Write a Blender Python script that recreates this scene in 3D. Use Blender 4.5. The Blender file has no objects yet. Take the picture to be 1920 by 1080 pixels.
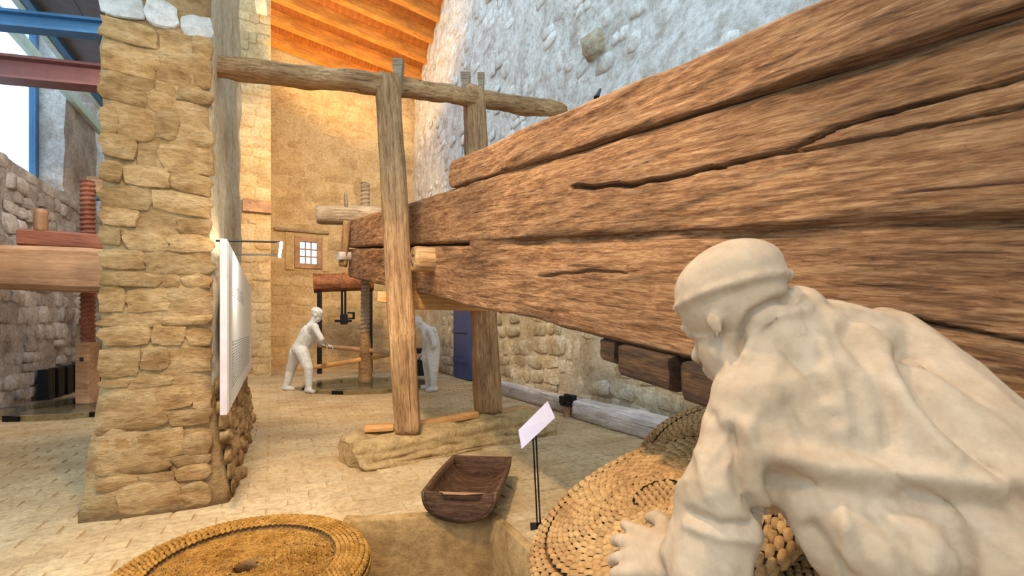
import bpy, bmesh, math, random
from mathutils import Vector, Matrix, noise, Euler
random.seed(7)
SC = bpy.context.scene
COL = SC.collection
PI = math.pi

# ------------------------------------------------------------------ camera, sky, exposure
CAMH, F, HOR = 1.2, 880.0, 616.0
cd = bpy.data.cameras.new('camera'); cam = bpy.data.objects.new('camera', cd); COL.objects.link(cam)
cd.sensor_width = 36.0; cd.lens = 36.0*F/1920.0; cd.shift_y = (HOR-540.0)/1920.0
cd.clip_start = 0.02
cd.dof.use_dof = True; cd.dof.focus_distance = 4.2; cd.dof.aperture_fstop = 8.0
cam.location = (0, 0, CAMH); cam.rotation_euler = (PI/2, 0, 0)
SC.camera = cam
w = bpy.data.worlds.new('sky'); SC.world = w; w.use_nodes = True
bgn = w.node_tree.nodes['Background']
bgn.inputs[0].default_value = (0.62, 0.82, 1.0, 1); bgn.inputs[1].default_value = 1.85
SC.view_settings.view_transform = 'Standard'; SC.view_settings.look = 'None'
SC.view_settings.exposure = 0.25; SC.view_settings.gamma = 1.0
SC.view_settings.use_curve_mapping = False

# room frame: v runs down the hall towards the gable wall, u to the right
A = Vector((-0.457, 0.8895, 0)); RR = Vector((0.8895, 0.457, 0))
ROT = math.atan2(RR.y, RR.x)
def R(u, v, z=0.0): return RR*u + A*v + Vector((0, 0, z))
def at(px, py, d): return Vector(((px-960)/F*d, d, CAMH-(py-HOR)/F*d))
def uv_of(p): return p.x*RR.x+p.y*RR.y, p.x*A.x+p.y*A.y
MROOM = Matrix.Rotation(ROT, 4, 'Z')

def lamp(name, kind, loc, energy, color, size=0.2, target=None, spot=None, blend=0.6):
    l = bpy.data.lights.new(name, kind); l.energy = energy; l.color = color
    if kind == 'AREA': l.size = size
    else: l.shadow_soft_size = size
    if spot: l.spot_size = math.radians(spot); l.spot_blend = blend
    o = bpy.data.objects.new(name, l); COL.objects.link(o); o.location = loc
    if target is not None:
        o.rotation_euler = (Vector(target)-Vector(loc)).to_track_quat('-Z', 'Y').to_euler()
    return o
WARM = (1.0, 0.66, 0.30); WARM2 = (1.0, 0.75, 0.47)
lamp('gable_wash', 'SPOT', R(1.2, 9.5, 5.2), 700, WARM, 0.25, R(1.6, 15.4, 4.6), 100)
lamp('roof_wash', 'SPOT', R(0.7, 12.4, 6.6), 620, (1.0, 0.66, 0.28), 0.12, R(2.4, 13.6, 9.9), 120)
lamp('front_spot', 'SPOT', (-1.1, 1.3, 4.2), 520, WARM2, 0.12, (0.2, 3.2, 0.0), 85)
lamp('pier_spot', 'SPOT', (-0.4, 1.2, 4.4), 330, WARM2, 0.15, (-2.3, 3.3, 1.0), 60)

lamp('near_fill', 'SPOT', (-0.6, -1.0, 3.9), 190, WARM2, 0.15, (1.0, 1.2, 0.9), 80)  # added lamp without a fixture, warms the near statue's back and the beam
lamp('hall_fill', 'SPOT', R(0.2, 6.0, 5.6), 900, WARM2, 0.2, R(2.6, 9.4, 0.8), 85)  # unseen fill added to brighten the far screw and the middle of the hall
lamp('aisle_fill', 'SPOT', R(-1.4, 6.2, 5.2), 420, (1.0, 0.86, 0.72), 0.2, R(-2.6, 10.0, 1.6), 90)  # fill added to lift the dark left aisle, no fitting behind it

# ------------------------------------------------------------------ materials
def mat_new(name):
    m = bpy.data.materials.new(name); m.use_nodes = True
    nt = m.node_tree; b = nt.nodes['Principled BSDF']
    return m, nt, b
def N(nt, t, **kw):
    n = nt.nodes.new(t)
    for k, v in kw.items():
        if k.startswith('i_'): n.inputs[k[2:].replace('_', ' ')].default_value = v
        else: setattr(n, k, v)
    return n
def ramp(nt, fac, stops):
    r = nt.nodes.new('ShaderNodeValToRGB'); e = r.color_ramp.elements
    while len(e) < len(stops): e.new(0.5)
    for i, (p, c) in enumerate(stops):
        e[i].position = p; e[i].color = (c[0], c[1], c[2], 1)
    nt.links.new(fac, r.inputs[0]); return r.outputs[0]
def mixc(nt, fac, a, b, mode='MIX'):
    m = nt.nodes.new('ShaderNodeMix'); m.data_type = 'RGBA'; m.blend_type = mode
    for s, x in ((0, fac), (6, a), (7, b)):
        if isinstance(x, (int, float)): m.inputs[s].default_value = x
        elif isinstance(x, tuple): m.inputs[s].default_value = (x[0], x[1], x[2], 1)
        else: nt.links.new(x, m.inputs[s])
    return m.outputs[2]
def bump(nt, b, h, strength, dist):
    bp = N(nt, 'ShaderNodeBump'); bp.inputs['Strength'].default_value = strength; bp.inputs['Distance'].default_value = dist
    nt.links.new(h, bp.inputs['Height']); nt.links.new(bp.outputs[0], b.inputs['Normal'])
def coords(nt, scale=(1, 1, 1), kind='Object'):
    tc = N(nt, 'ShaderNodeTexCoord'); mp = N(nt, 'ShaderNodeMapping'); mp.inputs['Scale'].default_value = scale
    nt.links.new(tc.outputs[kind], mp.inputs[0]); return mp.outputs[0]
def noise_n(nt, vec, scale, detail=6, rough=0.6, dist=0.0):
    n = N(nt, 'ShaderNodeTexNoise'); n.inputs['Scale'].default_value = scale; n.inputs['Detail'].default_value = detail
    n.inputs['Roughness'].default_value = rough; n.inputs['Distortion'].default_value = dist
    nt.links.new(vec, n.inputs['Vector']); return n.outputs[0]

def wood_mat(name, dark, mid, light, along=0.8, across=14.0, bstr=0.7, bdist=0.01, rough=0.75, spots=True, fibre=0.55):
    m, nt, b = mat_new(name)
    v = coords(nt, (along, across, across))
    g0 = noise_n(nt, v, 2.2, 8, 0.62, 0.4)
    gf_ = noise_n(nt, coords(nt, (along*5.5, across*3.2, across*3.2)), 2.0, 8, 0.7, 0.6)
    gm_ = N(nt, 'ShaderNodeMix'); gm_.inputs[0].default_value = fibre; nt.links.new(g0, gm_.inputs[2]); nt.links.new(gf_, gm_.inputs[3]); g = gm_.outputs[0]
    c = ramp(nt, g, [(0.36, dark), (0.48, mid), (0.60, light), (0.74, mid)])
    v2 = coords(nt, (0.9, 1.6, 1.6))
    p = noise_n(nt, v2, 1.6, 4, 0.6)
    tone = ramp(nt, p, [(0.3, (0.55, 0.50, 0.45)), (0.7, (1.22, 1.16, 1.10))])
    c = mixc(nt, 1.0, c, tone, 'MULTIPLY')
    if spots:
        v3 = coords(nt, (along*0.55, across*2.2, across*2.2))
        k = noise_n(nt, v3, 1.7, 6, 0.6, 0.3)
        dk = ramp(nt, k, [(0.30, (0.22, 0.17, 0.13)), (0.41, (1, 1, 1))])
        c = mixc(nt, 1.0, c, dk, 'MULTIPLY')
    nt.links.new(c, b.inputs['Base Color']); b.inputs['Roughness'].default_value = rough
    b.inputs['Specular IOR Level'].default_value = 0.3
    bump(nt, b, g, bstr, bdist)
    return m
def rock_mat(name, cols, scale=3.0, bstr=0.9, bdist=0.02, rough=0.95, rnd=0.35, fine=18.0, zs=1.0, spk=0.8):
    m, nt, b = mat_new(name)
    v = coords(nt, (1, 1, 1))
    geo = N(nt, 'ShaderNodeNewGeometry')
    mp_ = N(nt, 'ShaderNodeMapping'); mp_.inputs['Scale'].default_value = (1, 1, zs); nt.links.new(geo.outputs['Position'], mp_.inputs[0]); pos = mp_.outputs[0]
    n1 = noise_n(nt, pos, scale, 8, 0.62, 0.3)
    n2 = noise_n(nt, pos, fine, 8, 0.7)
    c = ramp(nt, n1, [(0.28, cols[0]), (0.46, cols[1]), (0.60, cols[2]), (0.76, cols[3] if len(cols) > 3 else cols[1])])
    sp = ramp(nt, n2, [(0.3, (0.55, 0.5, 0.44)), (0.55, (1, 1, 1)), (0.75, (1.15, 1.12, 1.06))])
    c = mixc(nt, spk, c, sp, 'MULTIPLY')
    if rnd:
        oi = N(nt, 'ShaderNodeObjectInfo')
        ad = N(nt, 'ShaderNodeMath', operation='ADD'); nt.links.new(oi.outputs['Random'], ad.inputs[0]); nt.links.new(geo.outputs['Random Per Island'], ad.inputs[1])
        fr = N(nt, 'ShaderNodeMath', operation='FRACT'); nt.links.new(ad.outputs[0], fr.inputs[0])
        t = ramp(nt, fr.outputs[0], [(0.0, (1-rnd, 1-rnd*1.05, 1-rnd*1.1)), (0.5, (1, 1, 1)), (1.0, (1+rnd*0.6, 1+rnd*0.55, 1+rnd*0.5))])
        c = mixc(nt, 1.0, c, t, 'MULTIPLY')
    nt.links.new(c, b.inputs['Base Color']); b.inputs['Roughness'].default_value = rough
    b.inputs['Specular IOR Level'].default_value = 0.15
    ad2 = N(nt, 'ShaderNodeMath', operation='ADD'); nt.links.new(n1, ad2.inputs[0])
    ml = N(nt, 'ShaderNodeMath', operation='MULTIPLY'); nt.links.new(n2, ml.inputs[0]); ml.inputs[1].default_value = 0.6
    nt.links.new(ml.outputs[0], ad2.inputs[1])
    bump(nt, b, ad2.outputs[0], bstr, bdist)
    return m
def plain_mat(name, col, rough=0.6, metal=0.0, var=0.12, bstr=0.1, emit=None, es=0.0):
    m, nt, b = mat_new(name)
    v = coords(nt)
    n = noise_n(nt, v, 9, 5)
    t = ramp(nt, n, [(0.3, tuple(x*(1-var) for x in col)), (0.7, tuple(min(1, x*(1+var)) for x in col))])
    nt.links.new(t, b.inputs['Base Color']); b.inputs['Roughness'].default_value = rough; b.inputs['Metallic'].default_value = metal
    if bstr: bump(nt, b, n, bstr, 0.004)
    if emit: b.inputs['Emission Color'].default_value = (*emit, 1); b.inputs['Emission Strength'].default_value = es
    return m
def glass_mat(name, tint, amount=0.2, rough=0.03):
    m, nt, b = mat_new(name)
    out = nt.nodes['Material Output']; nt.nodes.remove(b)
    tr = N(nt, 'ShaderNodeBsdfTransparent'); tr.inputs[0].default_value = (*tint, 1)
    gl = N(nt, 'ShaderNodeBsdfGlossy'); gl.inputs['Roughness'].default_value = rough; gl.inputs[0].default_value = (0.9, 0.95, 1, 1)
    nz = noise_n(nt, coords(nt), 1.5, 2)
    rp = N(nt, 'ShaderNodeMapRange'); rp.inputs[3].default_value = amount*0.7; rp.inputs[4].default_value = amount*1.3
    nt.links.new(nz, rp.inputs[0])
    mx = N(nt, 'ShaderNodeMixShader'); nt.links.new(rp.outputs[0], mx.inputs[0]); nt.links.new(tr.outputs[0], mx.inputs[1]); nt.links.new(gl.outputs[0], mx.inputs[2])
    nt.links.new(mx.outputs[0], out.inputs[0]); return m

M = {}
M['beam'] = wood_mat('beam_wood', (0.075, 0.030, 0.012), (0.31, 0.145, 0.055), (0.55, 0.32, 0.155), 1.3, 20, 1.0, 0.03)
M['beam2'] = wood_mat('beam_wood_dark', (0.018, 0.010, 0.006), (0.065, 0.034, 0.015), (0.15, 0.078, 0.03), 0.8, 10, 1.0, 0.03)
M['post'] = wood_mat('post_wood', (0.13, 0.065, 0.025), (0.36, 0.20, 0.085), (0.55, 0.36, 0.18), 0.8, 16, 0.8, 0.01)
M['oldgrey'] = wood_mat('weathered_wood', (0.13, 0.085, 0.05), (0.33, 0.24, 0.15), (0.52, 0.42, 0.29), 0.8, 16, 0.8, 0.01)
M['whitewood'] = wood_mat('whitewashed_wood', (0.30, 0.25, 0.23), (0.56, 0.50, 0.47), (0.75, 0.70, 0.67), 0.9, 12, 0.7, 0.01)
M['plank'] = wood_mat('new_plank_wood', (0.40, 0.18, 0.05), (0.58, 0.30, 0.10), (0.68, 0.40, 0.16), 0.6, 18, 0.2, 0.004, 0.5, False)
M['roof'] = wood_mat('roof_wood', (0.42, 0.14, 0.02), (0.66, 0.25, 0.04), (0.80, 0.37, 0.08), 0.6, 14, 0.3, 0.005, 0.6, False)
M['roofboard'] = wood_mat('roof_board_shaded_wood', (0.26, 0.075, 0.012), (0.42, 0.14, 0.025), (0.52, 0.20, 0.045), 0.6, 14, 0.3, 0.005, 0.6, False)  # darker roof wood, shade between the purlins put into the colour
M['redwood'] = wood_mat('red_brown_wood', (0.13, 0.04, 0.025), (0.26, 0.09, 0.05), (0.36, 0.15, 0.08), 0.7, 16, 0.3, 0.004, 0.55, False)
M['tanwood'] = wood_mat('tan_wood', (0.33, 0.17, 0.08), (0.48, 0.27, 0.14), (0.58, 0.36, 0.20), 0.5, 10, 0.3, 0.004, 0.55, False)
M['trough'] = wood_mat('trough_wood', (0.035, 0.016, 0.008), (0.095, 0.045, 0.022), (0.19, 0.10, 0.052), 0.9, 14, 0.4, 0.006, 0.55)
M['pier'] = rock_mat('pier_stone', [(0.275, 0.149, 0.054), (0.479, 0.283, 0.113), (0.612, 0.403, 0.189), (0.530, 0.307, 0.113)], 4.0, 1.0, 0.05, zs=2.2, rnd=0.22)
M['piermortar'] = rock_mat('pier_mortar', [(0.326, 0.182, 0.072), (0.490, 0.298, 0.126), (0.592, 0.394, 0.189), (0.510, 0.317, 0.140)], 3.5, 1.0, 0.05, rnd=0, zs=2.2)
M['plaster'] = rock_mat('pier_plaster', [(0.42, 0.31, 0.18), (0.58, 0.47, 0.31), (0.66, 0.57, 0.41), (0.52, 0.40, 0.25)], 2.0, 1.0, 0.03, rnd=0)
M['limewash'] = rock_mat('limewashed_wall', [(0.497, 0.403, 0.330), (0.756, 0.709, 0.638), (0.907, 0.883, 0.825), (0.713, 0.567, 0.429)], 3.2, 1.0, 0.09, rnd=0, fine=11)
M['limestone'] = rock_mat('wall_stone', [(0.42, 0.30, 0.17), (0.60, 0.48, 0.30), (0.78, 0.70, 0.54), (0.56, 0.47, 0.36)], 3.2, 1.0, 0.04, rnd=0.28)
M['limestone2'] = rock_mat('upper_wall_stone', [(0.55, 0.46, 0.38), (0.72, 0.68, 0.61), (0.82, 0.79, 0.73), (0.60, 0.46, 0.34)], 2.4, 1.0, 0.03, rnd=0.15)
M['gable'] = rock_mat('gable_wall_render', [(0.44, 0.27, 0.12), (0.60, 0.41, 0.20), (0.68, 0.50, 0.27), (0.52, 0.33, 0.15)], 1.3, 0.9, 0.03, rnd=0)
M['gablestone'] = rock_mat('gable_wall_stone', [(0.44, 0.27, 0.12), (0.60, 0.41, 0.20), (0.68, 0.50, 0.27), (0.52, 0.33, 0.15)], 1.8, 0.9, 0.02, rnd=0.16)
M['greywall'] = rock_mat('grey_rubble', [(0.396, 0.324, 0.281), (0.624, 0.552, 0.500), (0.792, 0.732, 0.683), (0.552, 0.432, 0.317)], 2.6, 1.0, 0.04, rnd=0.2)
M['floor'] = rock_mat('floor_earth', [(0.375, 0.236, 0.105), (0.483, 0.323, 0.161), (0.554, 0.394, 0.217), (0.447, 0.291, 0.140)], 1.2, 0.7, 0.012, rnd=0, fine=24)
M['paver'] = rock_mat('floor_paver', [(0.406, 0.269, 0.133), (0.506, 0.358, 0.193), (0.578, 0.431, 0.252), (0.469, 0.325, 0.170)], 1.3, 0.7, 0.012, rnd=0.09, fine=26)
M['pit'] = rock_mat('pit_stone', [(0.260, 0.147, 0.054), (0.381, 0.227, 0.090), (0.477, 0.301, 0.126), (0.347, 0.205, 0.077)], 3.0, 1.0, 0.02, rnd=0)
M['plinth'] = rock_mat('plinth_stone', [(0.340, 0.212, 0.084), (0.520, 0.350, 0.160), (0.580, 0.396, 0.185), (0.400, 0.248, 0.101)], 5.0, 1.0, 0.05, rnd=0)
M['statue'] = rock_mat('statue_plaster', [(0.317, 0.211, 0.123), (0.403, 0.283, 0.178), (0.456, 0.332, 0.220), (0.360, 0.247, 0.148)], 5.0, 0.35, 0.006, rnd=0, fine=30, spk=0.35)
M['statue2'] = rock_mat('statue_grey_plaster', [(0.60, 0.58, 0.54), (0.70, 0.68, 0.64), (0.76, 0.74, 0.70), (0.66, 0.62, 0.57)], 4.0, 0.3, 0.006, rnd=0, fine=40)
M['iron'] = plain_mat('black_iron', (0.02, 0.02, 0.022), 0.5, 0.7)
M['rust'] = wood_mat('rusty_iron', (0.09, 0.03, 0.012), (0.20, 0.075, 0.03), (0.30, 0.13, 0.06), 2.0, 5, 0.5, 0.008, 0.7)
M['steelblue'] = plain_mat('blue_steel', (0.05, 0.16, 0.30), 0.45, 0.1)
M['steelred'] = plain_mat('red_brown_steel', (0.20, 0.08, 0.07), 0.5, 0.1)
M['mint'] = plain_mat('pale_green_frame', (0.55, 0.66, 0.56), 0.5)
M['greyceil'] = plain_mat('grey_ceiling_board', (0.17, 0.17, 0.185), 0.8)
M['whitepaint'] = plain_mat('white_paint', (0.72, 0.70, 0.66), 0.6)
M['panel'] = plain_mat('panel_print', (0.78, 0.79, 0.77), 0.35, 0, 0.03, 0)
M['paneledge'] = plain_mat('panel_edge', (0.62, 0.50, 0.47), 0.5)
M['text'] = plain_mat('panel_text', (0.30, 0.31, 0.32), 0.6)
M['signplate'] = plain_mat('sign_plate', (0.72, 0.66, 0.80), 0.4, 0, 0.04, 0)
M['bluedoor'] = plain_mat('blue_door_paint', (0.05, 0.075, 0.19), 0.5)
M['glass'] = glass_mat('pane_glass', (0.96, 0.98, 1.0), 0.10)
M['floorglass'] = glass_mat('floor_glass', (0.93, 0.98, 1.0), 0.3, 0.06)
M['tube'] = plain_mat('lamp_tube', (1, 1, 1), 0.4, 0, 0, 0, (1.0, 0.97, 0.88), 14)
M['dark'] = plain_mat('hole_shade', (0.03, 0.022, 0.016), 0.9)  # near-black colour for the shade inside holes that are not cut
M['redpaint'] = plain_mat('red_paint', (0.5, 0.03, 0.02), 0.5)
M['esparto'] = rock_mat('woven_esparto', [(0.323, 0.166, 0.060), (0.418, 0.230, 0.088), (0.484, 0.290, 0.119), (0.380, 0.202, 0.075)], 5.0, 0.8, 0.005, rnd=0.22, fine=80)
M['esparto2'] = rock_mat('golden_esparto', [(0.240, 0.101, 0.015), (0.384, 0.180, 0.034), (0.464, 0.238, 0.056), (0.336, 0.151, 0.028)], 7.0, 1.0, 0.008, rnd=0.28, fine=70)
M['espartodark'] = rock_mat('esparto_gap_shade', [(0.10, 0.048, 0.015), (0.16, 0.08, 0.028), (0.20, 0.105, 0.04), (0.13, 0.065, 0.02)], 9.0, 0.9, 0.006, rnd=0, fine=80)  # mat body darkened so its colour gives the shade between stitches

# ------------------------------------------------------------------ object helpers
def link(name, me, mat=None, parent=None, mw=None, smooth=False):
    o = bpy.data.objects.new(name, me); COL.objects.link(o)
    if mat is not None and not me.materials: me.materials.append(M[mat] if isinstance(mat, str) else mat)
    if smooth:
        for p in me.polygons: p.use_smooth = True
    if mw is not None: o.matrix_world = mw
    if parent is not None:
        o.parent = parent
        o.matrix_parent_inverse = pmat(parent).inverted()
    return o
def pmat(o):
    m = o.matrix_basis.copy()
    if o.parent: m = pmat(o.parent) @ o.matrix_parent_inverse @ m
    return m
def from_bm(name, bm, mat, parent=None, mw=None, smooth=False, local=True):
    """bm in world coordinates; re-origin at its base centre"""
    bmesh.ops.recalc_face_normals(bm, faces=bm.faces)
    if mw is None and local and bm.verts:
        xs = [v.co for v in bm.verts]
        c = Vector(((min(v.x for v in xs)+max(v.x for v in xs))/2, (min(v.y for v in xs)+max(v.y for v in xs))/2, min(v.z for v in xs)))
        for v in bm.verts: v.co -= c
        mw = Matrix.Translation(c)
    me = bpy.data.meshes.new(name); bm.to_mesh(me); bm.free()
    return link(name, me, mat, parent, mw, smooth)
def thing(name, loc, label, cat, group=None, rz=0.0):
    o = bpy.data.objects.new(name, None); COL.objects.link(o)
    o.empty_display_size = 0.1
    o.matrix_basis = Matrix.Translation(Vector(loc)) @ Matrix.Rotation(rz, 4, 'Z')
    tag(o, label, cat, group); return o
def tag(o, label=None, cat=None, group=None, kind=None):
    if label: o['label'] = label
    if cat: o['category'] = cat
    if group: o['group'] = group
    if kind: o['kind'] = kind
    return o
def box(bm, p0, p1, mw=None, bev=0.0):
    p0, p1 = Vector(p0), Vector(p1)
    c = (p0+p1)/2; s = p1-p0
    m = Matrix.Translation(c) @ Matrix.Diagonal((abs(s.x), abs(s.y), abs(s.z), 1))
    if mw is not None: m = mw @ m
    g = bmesh.ops.create_cube(bm, size=1.0, matrix=m)
    if bev:
        es = list({e for v in g['verts'] for e in v.link_edges})
        bmesh.ops.bevel(bm, geom=es, offset=bev, segments=2, affect='EDGES', profile=0.6)
    return bm
def boxobj(name, p0, p1, mat, parent=None, mw=None, bev=0.01):
    bm = bmesh.new(); box(bm, p0, p1, mw, bev); return from_bm(name, bm, mat, parent)
def frame(p0, p1, up=Vector((0, 0, 1))):
    x = (Vector(p1)-Vector(p0)).normalized(); y = up.cross(x)
    if y.length < 1e-4: y = Vector((0, 1, 0)).cross(x)
    y.normalize(); z = x.cross(y)
    return Matrix(((x.x, y.x, z.x, p0[0]), (x.y, y.y, z.y, p0[1]), (x.z, y.z, z.z, p0[2]), (0, 0, 0, 1)))
def timber(name, pts, sizes, mat, parent=None, sq=4.0, amp=0.012, n=24, step=0.06, seed=0.0, freq=3.0, up=Vector((0, 0, 1)), mod=None, edge=0.02, twist=0.0):
    """squared or round log along a polyline; sizes = list of (half_width, half_height); local X along it"""
    pts = [Vector(p) for p in pts]
    fm = frame(pts[0], pts[-1], up); inv = fm.inverted()
    lp = [inv @ p for p in pts]
    L = lp[-1].x; ns = max(4, int(L/step))
    verts, faces = [], []
    for i in range(ns+1):
        x = L*i/ns
        k = 0
        while k < len(lp)-2 and x > lp[k+1].x: k += 1
        t = (x-lp[k].x)/max(1e-6, lp[k+1].x-lp[k].x)
        c = lp[k].lerp(lp[k+1], t); a, b = sizes[k], sizes[k+1]
        hw, hh = a[0]+(b[0]-a[0])*t, a[1]+(b[1]-a[1])*t
        e = min(x, L-x); er = 1.0-max(0.0, 1-e/edge)*0.12 if edge else 1.0
        for j in range(n):
            th = 2*PI*j/n + twist*x
            ct, st = math.cos(th), math.sin(th)
            r = (abs(ct)**sq + abs(st)**sq)**(-1.0/sq)
            y, z = hw*r*ct*er, hh*r*st*er
            q = Vector((x*freq*0.6, y*freq*2.2, z*freq*2.2 + seed*7.3))
            d = noise.noise(q)*amp + noise.noise(q*2.7)*amp*0.5 + noise.noise(Vector((x*2.0, th*3+seed, seed)))*amp*0.5
            dv = Vector((0, ct, st))
            p = Vector((c.x, c.y+y, c.z+z)) + dv*d
            if i in (0, ns): p.x += noise.noise(Vector((y*9, z*9, seed)))*amp
            if mod: p = mod(p, x, th, L)
            verts.append(p)
    for i in range(ns):
        for j in range(n):
            a = i*n+j; b = i*n+(j+1) % n
            faces.append((a, b, b+n, a+n))
    faces.append(tuple(range(n-1, -1, -1))); faces.append(tuple(range(ns*n, ns*n+n)))
    me = bpy.data.meshes.new(name); me.from_pydata(verts, [], faces)
    for p in me.polygons: p.use_smooth = len(p.vertices) == 4 and sq < 9
    return link(name, me, mat, parent, fm)
def lathe(name, prof, mat, parent=None, mw=None, n=32, smooth=True, close=False):
    verts, faces = [], []
    m = len(prof)
    for r, z in prof:
        for j in range(n):
            t = 2*PI*j/n; verts.append((r*math.cos(t), r*math.sin(t), z))
    for i in range(m-1 if not close else m):
        for j in range(n):
            a = i*n+j; b = i*n+(j+1) % n; i2 = ((i+1) % m)*n
            faces.append((a, b, i2+(j+1) % n, i2+j))
    if not close:
        if prof[0][0] > 1e-5: faces.append(tuple(range(n-1, -1, -1)))
        if prof[-1][0] > 1e-5: faces.append(tuple(range((m-1)*n, m*n)))
    me = bpy.data.meshes.new(name); me.from_pydata(verts, [], faces)
    bm = bmesh.new(); bm.from_mesh(me); bmesh.ops.remove_doubles(bm, verts=bm.verts, dist=1e-5); bmesh.ops.recalc_face_normals(bm, faces=bm.faces); bm.to_mesh(me); bm.free()
    o = link(name, me, mat, parent, mw)
    if smooth:
        for p in me.polygons: p.use_smooth = len(p.vertices) == 4
    return o
def screw(name, base, z0, z1, r, depth, pitch, mat, parent, n=24):
    verts, faces = [], []; k = 6
    ns = int((z1-z0)/pitch*k)
    for i in range(ns+1):
        z = z0+(z1-z0)*i/ns
        for j in range(n):
            t = j/n; ph = (z/pitch - t) % 1.0
            rr = r - depth*abs(2*ph-1)**1.3
            verts.append((rr*math.cos(2*PI*t), rr*math.sin(2*PI*t), z))
    for i in range(ns):
        for j in range(n):
            a = i*n+j; b = i*n+(j+1) % n; faces.append((a, b, b+n, a+n))
    faces.append(tuple(range(n-1, -1, -1))); faces.append(tuple(range(ns*n, ns*n+n)))
    me = bpy.data.meshes.new(name); me.from_pydata(verts, [], faces)
    return link(name, me, mat, parent, Matrix.Translation(Vector(base)))

# ------------------------------------------------------------------ stones
def stone_mesh(name, seed, mat, rough=0.12):
    rnd = random.Random(seed)
    """unit stone: width along x, height along z, front towards -y, 42 triangles"""
    bm = bmesh.new(); g = {}
    G = 4
    for i in range(G):
        for k in range(G):
            x = -0.5+i/(G-1); z = -0.5+k/(G-1)
            edge = (i in (0, G-1)) + (k in (0, G-1))
            y = -1.0 + (0.50 if edge == 2 else 0.34 if edge == 1 else 0.0) + rnd.uniform(-0.28, 0.28)*(0.6 if edge else 1)
            sx = rnd.uniform(0.84, 0.99) if k in (0, G-1) else 1.0; sz = rnd.uniform(0.82, 0.99) if i in (0, G-1) else 1.0
            g[i, k] = bm.verts.new((x*sx+rnd.uniform(-rough, rough)*0.5, y, z*sz+rnd.uniform(-rough, rough)*0.5))
    for i in range(G-1):
        for k in range(G-1):
            bm.faces.new((g[i, k], g[i+1, k], g[i+1, k+1], g[i, k+1]))
    ring = [(i, 0) for i in range(G)] + [(G-1, k) for k in range(1, G)] + [(i, G-1) for i in range(G-2, -1, -1)] + [(0, k) for k in range(G-2, 0, -1)]
    back = [bm.verts.new((g[q].co.x*1.04, 0.4, g[q].co.z*1.04)) for q in ring]
    for a in range(len(ring)):
        b = (a+1) % len(ring)
        bm.faces.new((g[ring[b]], g[ring[a]], back[a], back[b]))
    bmesh.ops.recalc_face_normals(bm, faces=bm.faces)
    me = bpy.data.meshes.new(name); bm.to_mesh(me); bm.free()
    for p in me.polygons: p.use_smooth = True
    me.materials.append(M[mat]); return me
def in_frame(p, margin=40):
    if p.y < 0.2: return False
    x = 960+F*p.x/p.y; y = HOR-(p.z-CAMH)*F/p.y
    return -margin < x < 1920+margin and -margin < y < 1080+margin
def lay_stones(parent, fm, s0, s1, z0, z1, rowh, wid, depth, mat, seed, keep=None, limit=300, offs=None, nvar=8, gap=0.012, prob=1.0, tilt=0.06):
    """fm: frame at wall foot, X along the wall, -Y out of the wall"""
    rnd = random.Random(seed); var = [stone_mesh('stone', seed*31+i, mat) for i in range(nvar)]
    inst = []; z = z0
    while z < z1:
        h = rnd.uniform(*rowh); s = s0; parts = []; tot = 0.0
        while tot < s1-s0: parts.append(rnd.uniform(*wid)); tot += parts[-1]
        parts = [q*(s1-s0)/tot for q in parts]
        for wd in parts:
            if rnd.random() < prob:
                cs, cz = s+wd/2, z+h/2+rnd.uniform(-0.02, 0.02)+noise.noise(Vector((s*0.9, z*0.7, seed)))*rowh[0]*0.45
                if (keep is None or keep(cs, cz)):
                    o = offs(cs, cz) if offs else 0.0
                    m = fm @ Matrix.Translation((cs, -o, cz)) @ Matrix.Rotation(rnd.uniform(-tilt, tilt), 4, 'Y') @ Matrix.Diagonal((max(0.03, wd-gap), depth*rnd.uniform(0.35, 1.3), max(0.03, h-gap)*rnd.uniform(0.82, 1.12), 1))
                    p = fm @ Vector((cs, 0, cz))
                    inst.append(((0 if in_frame(p) else 100)+(p-Vector((0, 0, CAMH))).length, m, rnd.randrange(nvar)))
            s += wd
        z += h
    inst.sort(key=lambda t: t[0])
    for i, (d, m, k) in enumerate(inst[:limit]):
        link('stone', var[k], None, parent, m)
    rest = inst[limit:]
    if rest:
        bm = bmesh.new()
        for d, m, k in rest:
            if d > 100: continue
            n0 = len(bm.verts); bm.from_mesh(var[k]); bm.verts.ensure_lookup_table()
            for v in bm.verts[n0:]: v.co = m @ v.co
        if len(bm.verts):
            me = bpy.data.meshes.new('stone_facing'); bm.to_mesh(me)
            for p in me.polygons: p.use_smooth = True
            o = link('stone_facing', me, mat, parent); o['kind'] = 'stuff'
        bm.free()
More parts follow.
